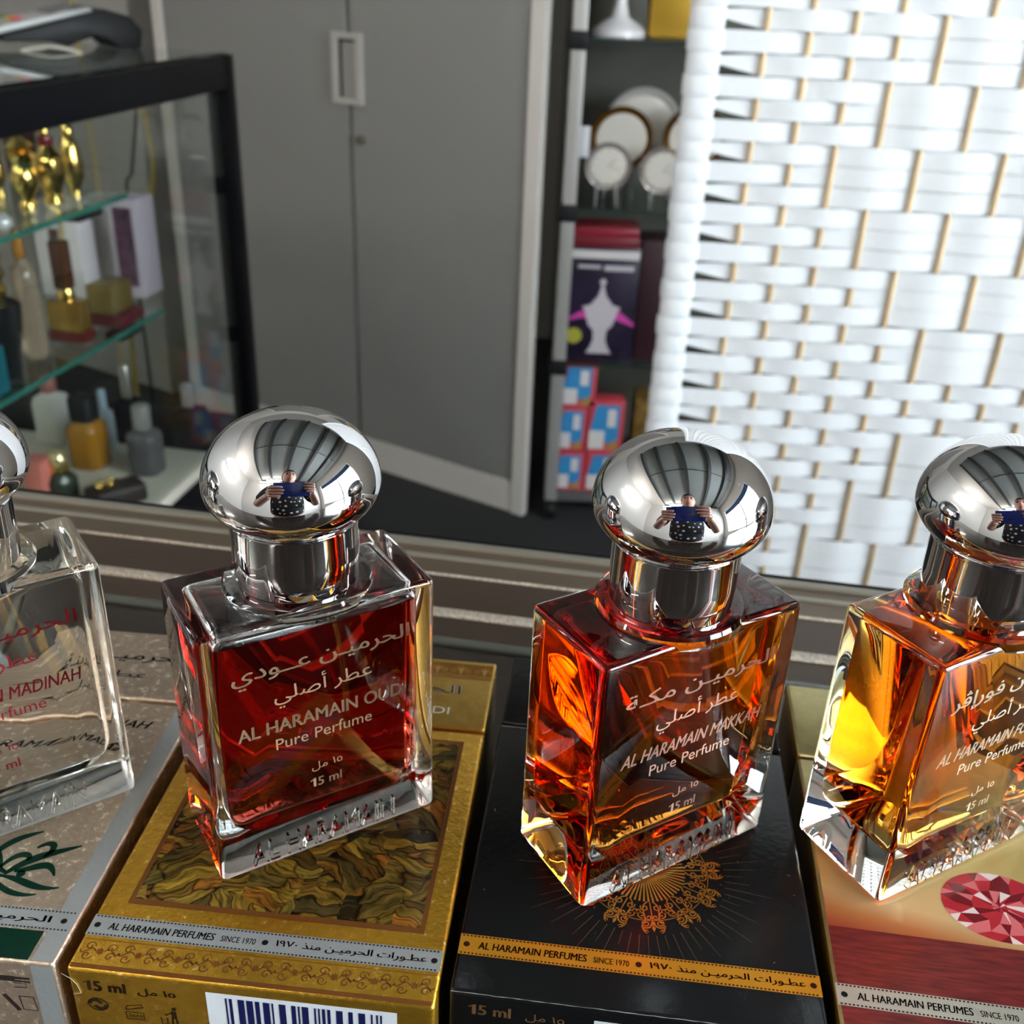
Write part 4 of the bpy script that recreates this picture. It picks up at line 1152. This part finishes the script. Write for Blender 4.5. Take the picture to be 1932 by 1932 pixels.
# plates and small clocks
silver_pl = pbr('silver_plate', (.62, .60, .58), .3, .4)
gold_rim = pbr('bronze_gold_rim', (.42, .20, .04), .2, .9)
ivory = pbr('ivory_face', (.58, .55, .50), .35)
def plate(name, label, cat, px, py, rpx, depth, face_m, rim_m, rimf, group=None, stand=True):
    P = rp(px, py, depth); r = rpx/size_at(P)
    zb = SHZ[1] + .0004
    t = thing(name, label, cat, (P.x, P.y, zb), 0, group)
    c = P.z - zb
    def disc_part(nm, prof, m):
        bm = bmesh.new(); lathe(bm, prof, 40)
        bmesh.ops.rotate(bm, verts=bm.verts, cent=(0, 0, 0), matrix=Matrix.Rotation(R(90+8), 3, 'X'))
        bmesh.ops.translate(bm, verts=bm.verts, vec=(0, 0, c)); return obj(nm, bm, m, t, 45)
    disc_part('rim', [(0, -.006), (r*.9, -.006), (r, 0), (r*.97, .006), (r*rimf, .003), (0, .003)], rim_m)
    disc_part('face', [(0, .003), (r*rimf, .0032), (r*rimf*.96, .0055), (0, .0055)], face_m)
    bm = bmesh.new()
    for s in (-1, 1):
        tube(bm, [(s*r*.45, -.014, 0.002), (s*r*.42, -.004, c-r*.88), (s*r*.35, .012, c-r*.3)], .0025, 8)
        tube(bm, [(s*r*.42, .002, c-r*.9), (s*r*.40, .045, .003)], .0025, 8)
    obj('stand', bm, pbr('clear_acrylic', (.5, .5, .5), .1, trans=.5), t, 'all')
    if 'clock' in name:
        bm = bmesh.new()
        for k in range(12):
            q = 2*PI*k/12; ribbon(bm, [(r*.62*math.sin(q), r*.62*math.cos(q)), (r*.72*math.sin(q), r*.72*math.cos(q))], r*.03)
        ribbon(bm, [(0, 0), (r*.30, r*.28)], r*.04); ribbon(bm, [(0, 0), (r*.5, -r*.12)], r*.03)
        bmesh.ops.transform(bm, verts=bm.verts, matrix=Matrix.Translation((0, -.0062, c)) @ Matrix.Rotation(R(98), 4, 'X'))
        obj('clock_hands', bm, pbr('grey_clock_print', (.2, .18, .17), .5), t)
    return t
plate('decorative_plate', 'large silver rimmed plate behind the others on the second rack shelf', 'plate', 1212, 240, 73, .24, ivory, silver_pl, .80)
plate('decorative_plate', 'white plate with a broad bronze gold rim on the second rack shelf', 'plate', 1172, 262, 60, .13, ivory, gold_rim, .80)
plate('decorative_plate', 'bronze rimmed plate half hidden by the white screen', 'plate', 1310, 262, 60, .13, ivory, gold_rim, .80)
plate('table_clock', 'small round silver clock left of the other, in front of the plates', 'clock', 1147, 313, 44, .05, ivory, pbr('pinkish_silver', (.50, .44, .40), .25, .6), .78, 'small round clocks on the rack')
plate('table_clock', 'small round silver clock beside the edge of the white screen', 'clock', 1250, 322, 44, .05, ivory, pbr('pinkish_silver_rim', (.50, .44, .40), .25, .6), .78, 'small round clocks on the rack')
a = rp(1103, 268, .03)
bm = bmesh.new(); box(bm, -.012, .010, 0, .004, -.03, .03, .0005)
o = obj('price_card', bm, pbr('white_price_card', (.58, .57, .60), .5), rack, 40, loc=tuple(a - rk), label='small white card clipped to the post')
# third shelf
def rack_box(name, label, cat, x0, x1, yb, yt, depth, zsh, m, dpt=.08, decs=(), group=None):
    a, b = rp(x0, yb, depth), rp(x1, yb, depth)
    hh = rp((x0+x1)/2, yt, depth).z - zsh
    t = thing(name, label, cat, ((a.x+b.x)/2, a.y, zsh+.0004), 0, group)
    w = (b.x-a.x)/2
    part('box_body', m, [(-w, w, 0, dpt, 0, hh)], t, .001)
    for nm, mm, build in decs:
        bm = bmesh.new(); build(bm, w, hh)
        bmesh.ops.transform(bm, verts=bm.verts, matrix=Matrix.Translation((0, -.0006, 0)) @ Matrix.Rotation(R(90), 4, 'X'))
        obj(nm, bm, mm, t, None)
    return t, w, hh
def silhouette(bm, w, h):
    prof = [(.05, .97), (.12, .93), (.04, .90), (.07, .84), (.14, .76), (.30, .69), (.34, .66), (.62, .63), (.52, .57), (.45, .47), (.38, .40), (.22, .34), (.20, .22), (.30, .12), (.42, .05)]
    L = [(-x*w*.9, y*h*.72+.03*h) for x, y in prof]; Rr = [(x*w*.9, y*h*.72+.03*h) for x, y in prof]
    for k in range(len(prof)-1):
        poly(bm, [(*L[k], 0), (*L[k+1], 0), (*Rr[k+1], 0), (*Rr[k], 0)])
def glow(bm, w, h):
    ribbon(bm, [(-w*.98, h*.36), (-w*.6, h*.41), (0, h*.43), (w*.5, h*.41), (w*.98, h*.33)], [.004, .014, .03, .02, .006], -.0001)
def swirl(bm, w, h):
    disc(bm, -w*.75, h*.22, w*.24, -.0002, 20, 0, h*.07)
rack_box('incense_burner_box', 'dark purple box with a white incense burner picture, third rack shelf', 'box', 1064, 1192, 664, 466, .03, SHZ[2], pbr('dark_purple_print', (.016, .010, .026), .35, var=.5, vscale=14), .09,
         [('white_title_band', pbr('white_title_print', (.52, .50, .50), .4), lambda bm, w, h: rect(bm, -w*.98, w*.98, h*.90, h*.97)),
          ('title_lettering', pbr('grey_lettering', (.40, .38, .42), .4), lambda bm, w, h: (rect(bm, -w*.75, -w*.1, h*.815, h*.845), rect(bm, 0, w*.85, h*.80, h*.845))),
          ('burner_picture', pbr('white_burner_print', (.46, .42, .46), .4), silhouette),
          ('pink_glow', pbr('pink_print', (.50, .05, .30), .4), glow), ('yellow_patch', pbr('yellow_print', (.34, .32, .04), .4), swirl)])
redc = pbr('dark_red_card', (.13, .008, .014), .4)
P = rp(1128, 500, .10)
a, b = rp(1075, 470, .10), rp(1203, 470, .10)
rb = thing('red_gift_box', 'flat dark red gift box lying on top of the incense burner box', 'box', ((a.x+b.x)/2-.004, rk.y+.024, SHZ[2]))
zz = rp(1128, 466, .03).z
rb.location.z = zz + .0008
w = (b.x-a.x)/2
part('box_body', redc, [(-w, w, 0, .10, 0, .020)], rb, .001)
part('lid', pbr('crimson_card', (.20, .010, .022), .35), [(-w*.96, w*.96, .0, .098, .0205, .040)], rb, .001)
rack_box('maroon_box', 'tall dark maroon box between the purple box and the screen', 'box', 1194, 1262, 668, 455, .05, SHZ[2], pbr('deep_maroon_card', (.028, .008, .012), .45), .10)
# colourful boxes at the bottom
pk = pbr('red_pink_card', (.50, .05, .07), .45)
bl = pbr('sky_blue_print', (.03, .22, .48), .45)
whp = pbr('white_print', (.60, .56, .56), .45)
gr = pbr('green_orange_print', (.35, .20, .06), .45)
def toy(label, x0, x1, yb, yt, zsh, depth=.028, dz=0):
    t, w, hh = rack_box('small_gift_box', label, 'box', x0, x1, yb, yt, depth, zsh, pk, .05,
      [('blue_panel', bl, lambda bm, w, h: poly(bm, [(-w*.92, h*.35, 0), (-w*.1, h*.35, 0), (w*.0, h*.18, 0), (w*.75, h*.2, 0), (w*.75, h*.92, 0), (-w*.6, h*.92, 0)])),
       ('white_panel', whp, lambda bm, w, h: (rect(bm, -w*.92, -w*.05, h*.06, h*.42, .0002), rect(bm, w*.08, w*.55, h*.50, h*.84, .0002))),
       ('orange_panel', gr, lambda bm, w, h: poly(bm, [(w*.0, h*.05, .0001), (w*.7, h*.05, .0001), (w*.7, h*.3, .0001)]))], 'red and blue gift boxes stacked on the bottom of the rack')
    return t
zb = SHZ[3]
zr1 = rp(1070, 850, .028).z; zr2 = rp(1070, 767, .028).z
toy('red and blue gift box at the bottom left of the stack on the rack', 1043, 1098, 938, 853, zb)
toy('red and blue gift box at the bottom right of the stack', 1101, 1160, 938, 853, zb)
toy('red and blue gift box on the second layer, left, beside the post', 1048, 1103, 850, 769, zr1)
toy('red and blue gift box on the second layer, right, beside the dull gold box', 1106, 1172, 850, 757, zr1)
toy('red and blue gift box alone on top of the stack', 1056, 1122, 766, 686, zr2)
t, w, hh = rack_box('gold_ornament_box', 'dull gold box beside the red gift boxes at the screen edge', 'box', 1182, 1260, 938, 752, .10, zb, pbr('dull_gold_card', (.22, .13, .03), .4, .3, var=.6, vscale=40), .08)

# ------------------------------------------------------------------ white woven room divider
SY = 1.10
sc0 = Vector((0.147, SY, 0)); scA = R(-2.0)
scr = thing('room_divider', 'white woven paper folding screen with bamboo rods, standing behind the counter', 'room divider', sc0, scA)
PIT = 0.0415; N_ST = 11; X1ST = 0.074; SWD = X1ST + PIT*(N_ST-1) + .06
ROWH = 0.0200
ztop_row = 1.1265            # a row boundary near the top of the picture
starts = {0: 4, 1: 3, 2: 2, 3: 3, 4: 4, 5: 5}
def sch(q):                  # wide-cell start column for block q (three rows each)
    return starts.get(q)
def over(i, j):
    # i = row below ztop_row (may be negative), j = rod number
    if i < 0: q, odd = None, 0
    if 0 <= i < 18: q = i//3; st = starts[q]
    elif 22 <= i < 31: q = (i-22)//3; st = (5, 4, 3)[q]; q += 6
    elif -9 <= i < 0: q = (i+9)//3 - 3; st = (7, 6, 5)[q+3]
    else: return (i+j) % 2
    if j > st: return (q + j + (1 if i >= 22 else 0)) % 2
    if j == st: return (q + j + (1 if i >= 22 else 0)) % 2
    return (i+j) % 2
bm = bmesh.new()
AMP = .0026; TH = .0007
xs = []
for j in range(N_ST-1):
    for k in range(8): xs.append((j, k/8))
xs.append((N_ST-1, 0))
def edge_x(i): return .034
rnd = random.Random(4)
for i in range(-32, 54):
    z1 = ztop_row - i*ROWH - .0004; z0 = z1 - ROWH + .0008
    if z0 < .03: break
    pts = [(.030, (AMP*.9 if over(i, 0) else -AMP*.9)*-.2), (.052, (1 if over(i, 0) else -1)*-AMP*.75)]
    for j, f in xs:
        a = (1 if over(i, j) else -1)*-AMP
        b = (1 if over(i, min(j+1, N_ST-1)) else -1)*-AMP
        s = .5-.5*math.cos(PI*f)
        pts.append((X1ST+PIT*(j+f), a*(1-s)+b*s))
    pts.append((SWD, 0))
    jz = rnd.uniform(-.0004, .0004)
    F, Bk = [], []
    pinch = not over(i, 0)
    for n_, (x, y) in enumerate(pts):
        c0, c1 = z0, z1
        if pinch and n_ < 2:
            c0 = z0 + (.0092, .0042)[n_]; c1 = z1 - (.0030, .0012)[n_]
        F.append((bm.verts.new((x, y-TH, c0+jz)), bm.verts.new((x, y-TH, c1+jz))))
        Bk.append((bm.verts.new((x, y+TH, c0+jz)), bm.verts.new((x, y+TH, c1+jz))))
    for k in range(len(pts)-1):
        bm.faces.new((F[k][0], F[k+1][0], F[k+1][1], F[k][1])); bm.faces.new((Bk[k][1], Bk[k+1][1], Bk[k+1][0], Bk[k][0]))
        bm.faces.new((F[k][1], F[k+1][1], Bk[k+1][1], Bk[k][1])); bm.faces.new((F[k][0], Bk[k][0], Bk[k+1][0], F[k+1][0]))
obj('woven_panel', bm, MT['paper'], scr, 60)
# wrapped edge: each strip turns round the frame upright
bm = bmesh.new()
for i in range(-32, 54):
    z1 = ztop_row - i*ROWH; z0 = z1 - ROWH
    if z0 < .03: break
    w = .032 + (.0025 if i % 2 else 0) + rnd.uniform(-.001, .001)
    zc_ = (z0+z1)/2
    prof = [(0, z0), (.82, z0+.0004), (1, zc_), (.82, z1-.0004), (0, z1)]
    n = 14
    rings = []
    for q, z in prof:
        if q == 0: continue
        rings.append([bm.verts.new((.017 + w*.5*(.90+.10*q)*max(-1, min(1, 1.25*math.cos(2*PI*k/n))), .0105*q*math.sin(2*PI*k/n), z)) for k in range(n)])
    for A, B in zip(rings, rings[1:]):
        for k in range(n): bm.faces.new((A[k], A[(k+1) % n], B[(k+1) % n], B[k]))
obj('wrapped_edge', bm, MT['paper'], scr, 50)
for j in range(N_ST):
    bm = bmesh.new(); tube(bm, [(X1ST+PIT*j, 0, .03), (X1ST+PIT*j, 0, 1.75)], .0027, 8); obj('bamboo_rod', bm, MT['bamboo'], scr, 'all')
part('bottom_rail', MT['paper'], [(0.0, SWD, -.010, .010, 0, .035)], scr, .003)
part('top_rail', MT['paper'], [(0.0, SWD, -.010, .010, 1.75, 1.785)], scr, .003)

# ------------------------------------------------------------------ the person taking the picture (seen mirrored in the caps)
def skin_body(name, verts, edges, radii, m, parent=None, sub=2):
    me = bpy.data.meshes.new(name); me.from_pydata(verts, edges, []); me.materials.append(m)
    o = link(name, me, parent)
    o.modifiers.new('skin', 'SKIN'); me.skin_vertices or None
    for v, r in zip(me.skin_vertices[0].data, radii): v.radius = r if isinstance(r, tuple) else (r, r)
    me.skin_vertices[0].data[0].use_root = True
    s = o.modifiers.new('sub', 'SUBSURF'); s.levels = sub; s.render_levels = sub
    for p in me.polygons: p.use_smooth = True
    o.modifiers['skin'].use_smooth_shade = True
    return o
skin_m = pbr('skin', (.52, .27, .20), .5)
phone_c = CAM - AX_F*.052 + AX_R*.014 + AX_U*.012      # centre of the phone body
ph = thing('phone', 'dark blue phone held sideways in both hands, mirrored in the chrome caps', 'phone', (0, 0, 0))
Mp = Matrix.Identity(4)
rt, up_, fw = AX_R, AX_U, AX_F
for i in range(3): Mp[i][0], Mp[i][1], Mp[i][2], Mp[i][3] = rt[i], up_[i], -fw[i], phone_c[i]
ph.matrix_world = Mp
bm = bmesh.new(); box(bm, -.083, .083, -.041, .041, -.004, .004, .003, 3)
obj('phone_body', bm, pbr('dark_blue_phone_case', (.010, .025, .20), .25, coat=.5), ph, 40)
bm = bmesh.new(); box(bm, -.072, .072, -.033, .033, .0041, .0046); obj('screen', bm, pbr('phone_screen', (.02, .02, .022), .1), ph)
bm = bmesh.new(); lathe(bm, [(0, -.0043), (.005, -.0043), (.005, -.004), (0, -.004)], 20)
bmesh.ops.translate(bm, verts=bm.verts, vec=(-.014, -.014, 0)); obj('lens_ring', bm, MT['black_gloss'], ph)
def W3(x, y, z): return tuple(Mp @ Vector((x, y, z)))
per = thing('person', 'person in a black polka dot top holding the phone, mirrored in the caps', 'person', (0.02, -.34, 0))
pO = Vector(per.location)
def L(p): return tuple(Vector(p) - pO)
hL, hR = Vector(W3(-.087, -.016, .020)), Vector(W3(.087, .008, .020))
dots = bpy.data.materials.new('polka_dot_cloth'); dots.use_nodes = True
nt = dots.node_tree; p = nt.nodes['Principled BSDF']; p.inputs['Roughness'].default_value = .8
tc = N(nt, 'TexCoord'); vo = N(nt, 'TexVoronoi', Scale=22.0); vo.inputs['Randomness'].default_value = .55
nt.links.new(tc.outputs['Object'], vo.inputs['Vector'])
lt = N(nt, 'Math', operation='LESS_THAN'); lt.inputs[1].default_value = .27; nt.links.new(vo.outputs['Distance'], lt.inputs[0])
mx_ = N(nt, 'MixRGB'); mx_.inputs[1].default_value = (.008, .008, .012, 1); mx_.inputs[2].default_value = (.75, .74, .74, 1)
nt.links.new(lt.outputs[0], mx_.inputs[0]); nt.links.new(mx_.outputs[0], p.inputs['Base Color'])
# one continuous body: pelvis, torso, neck, head, arms and legs
elL, elR = Vector((-.28, -.28, 1.08)), Vector((.32, -.28, 1.08))
shL, shR = Vector((-.185, -.36, 1.37)), Vector((.225, -.36, 1.37))
wrL = hL + (elL-hL).normalized()*.075; wrR = hR + (elR-hR).normalized()*.075
bv = [(.02, -.37, .90), (.02, -.36, 1.05), (.02, -.35, 1.20), (.02, -.37, 1.36), (.02, -.30, 1.425), (.024, -.245, 1.465),
      tuple(shL), tuple(elL), tuple(wrL), tuple(hL*.6+wrL*.4),
      tuple(shR), tuple(elR), tuple(wrR), tuple(hR*.6+wrR*.4),
      (-.07, -.37, .82), (-.08, -.36, .47), (-.085, -.38, .09), (-.085, -.27, .035),
      (.11, -.37, .82), (.12, -.36, .47), (.125, -.38, .09), (.125, -.27, .035)]
be = [(0, 1), (1, 2), (2, 3), (3, 4), (4, 5), (3, 6), (6, 7), (7, 8), (8, 9), (3, 10), (10, 11), (11, 12), (12, 13), (0, 14), (14, 15), (15, 16), (16, 17), (0, 18), (18, 19), (19, 20), (20, 21)]
br = [(.15, .11), (.13, .10), (.145, .11), (.12, .09), .05, .05, .062, .045, .028, (.036, .02), .062, .045, .028, (.036, .02), .085, .06, .04, .035, .085, .06, .04, .035]
body = skin_body('body', [L(q) for q in bv], be, br, skin_m, per, 2)
# clothes over torso and upper arms, trousers
cv = [(.02, -.37, .93), (.02, -.36, 1.05), (.02, -.35, 1.20), (.02, -.37, 1.36), tuple(shL), tuple(elL*.85+shL*.15), tuple(shR), tuple(elR*.85+shR*.15)]
skin_body('polka_dot_top', [L(q) for q in cv], [(0, 1), (1, 2), (2, 3), (3, 4), (4, 5), (3, 6), (6, 7)], [(.20, .14), (.185, .135), (.19, .14), (.14, .105), .078, .066, .078, .066], dots, per, 2)
tv = [(.02, -.37, .96), (.02, -.37, .89), (-.07, -.37, .81), (-.08, -.36, .47), (-.085, -.38, .13), (.11, -.37, .81), (.12, -.36, .47), (.125, -.38, .13)]
skin_body('trousers', [L(q) for q in tv], [(0, 1), (1, 2), (2, 3), (3, 4), (1, 5), (5, 6), (6, 7)], [(.15, .11), (.165, .125), .10, .075, .055, .10, .075, .055], pbr('dark_trousers', (.012, .012, .015), .8), per, 2)
# head with face, leaning towards the phone
bm = bmesh.new()
bmesh.ops.create_uvsphere(bm, u_segments=32, v_segments=24, radius=1)
for v in bm.verts:
    x, y, z = v.co                       # +y = face direction
    q = Vector((x*.074*(1-.16*max(0, -z)**1.5), y*.092, z*.112))
    if y > 0:
        q.y += .020*math.exp(-((x/.13)**2+((z+.12)/.20)**2))                    # nose
        q.y -= .010*math.exp(-(((abs(x)-.40)/.17)**2+((z-.10)/.12)**2))         # eye sockets
        q.y += .006*math.exp(-((x/.32)**2+((z+.50)/.09)**2))                    # lips
        q.y += .008*math.exp(-((x/.30)**2+((z+.85)/.20)**2))                    # chin
    v.co = q
hc = Vector((.025, -.235, 1.525)) - pO
head_rot = Matrix.Rotation(R(-24), 4, 'X')
hm = Matrix.Translation(hc) @ head_rot
bmesh.ops.transform(bm, verts=bm.verts, matrix=hm)
obj('head', bm, skin_m, per, 'all')
def hp(x, y, z): return hm @ Vector((x, y, z))
for s in (-1, 1):
    bm = bmesh.new(); bmesh.ops.create_uvsphere(bm, u_segments=12, v_segments=8, radius=.011)
    bmesh.ops.transform(bm, verts=bm.verts, matrix=hm @ Matrix.Translation((s*.029, .076, .012)))
    obj('eye', bm, pbr('eye_dark', (.04, .03, .03), .2), per, 'all')
    bm = bmesh.new(); tube(bm, [hp(s*.014, .086, .030), hp(s*.03, .083, .034), hp(s*.046, .072, .029)], .003, 6); obj('eyebrow', bm, pbr('dark_brow', (.03, .018, .012), .7), per, 'all')
    bm = bmesh.new(); bmesh.ops.create_uvsphere(bm, u_segments=12, v_segments=8, radius=1)
    bmesh.ops.transform(bm, verts=bm.verts, matrix=hm @ Matrix.Translation((s*.074, -.005, 0)) @ Matrix.Diagonal((.008, .016, .028, 1))); obj('ear', bm, skin_m, per, 'all')
bm = bmesh.new(); tube(bm, [hp(-.022, .083, -.058), hp(0, .092, -.060), hp(.022, .083, -.058)], .0045, 8); obj('lips', bm, pbr('lips', (.38, .09, .09), .4), per, 'all')
bm = bmesh.new()
bmesh.ops.create_uvsphere(bm, u_segments=28, v_segments=20, radius=1)
for v in bm.verts:
    x, y, z = v.co
    q = Vector((x*.085, y*.106, z*.124))
    if y > .1 and z < .36: q *= .80
    if y > -.2 and z < -.1: q.y = min(q.y, -.02)
    v.co = q
bmesh.ops.transform(bm, verts=bm.verts, matrix=hm @ Matrix.Translation((0, -.010, .008)))
obj('hair', bm, pbr('dark_hair', (.02, .013, .010), .5), per, 'all')
# hands: palm plus five bent fingers each, closed on the phone ends
def hand(side, pos):
    s = side
    def q(x, y, z): return tuple(Vector(W3(x, y, z)) - pO)
    X = s*.083
    ky = -.016 if s < 0 else .008
    vs = [q(X+s*.030, ky-.020, .030), q(X+s*.022, ky-.004, .026), q(X+s*.018, ky+.010, .022)]
    ed = [(0, 1), (1, 2)]; rr = [.017, .020, .016]
    for k, (dy, ln, base) in enumerate(((.026, .050, 2), (.010, .056, 2), (-.006, .052, 1), (-.021, .042, 0))):
        i0 = len(vs)
        vs += [q(X+s*.022, ky+dy, .008), q(X+s*.012, ky+dy+.001, -.010), q(X-s*(ln-.026), ky+dy+.003, -.0145), q(X-s*(ln-.010), ky+dy+.003, -.0130)]
        ed += [(base, i0), (i0, i0+1), (i0+1, i0+2), (i0+2, i0+3)]; rr += [.0088, .0082, .0074, .0058]
    i0 = len(vs)
    vs += [q(X+s*.010, ky-.018, .026), q(X-s*.008, ky-.016, .0155), q(X-s*.026, ky-.010, .0125)]
    ed += [(0, i0), (i0, i0+1), (i0+1, i0+2)]; rr += [.011, .0095, .0072]
    return skin_body('hand', vs, ed, rr, skin_m, per, 2)
hand(-1, hL); hand(1, hR)
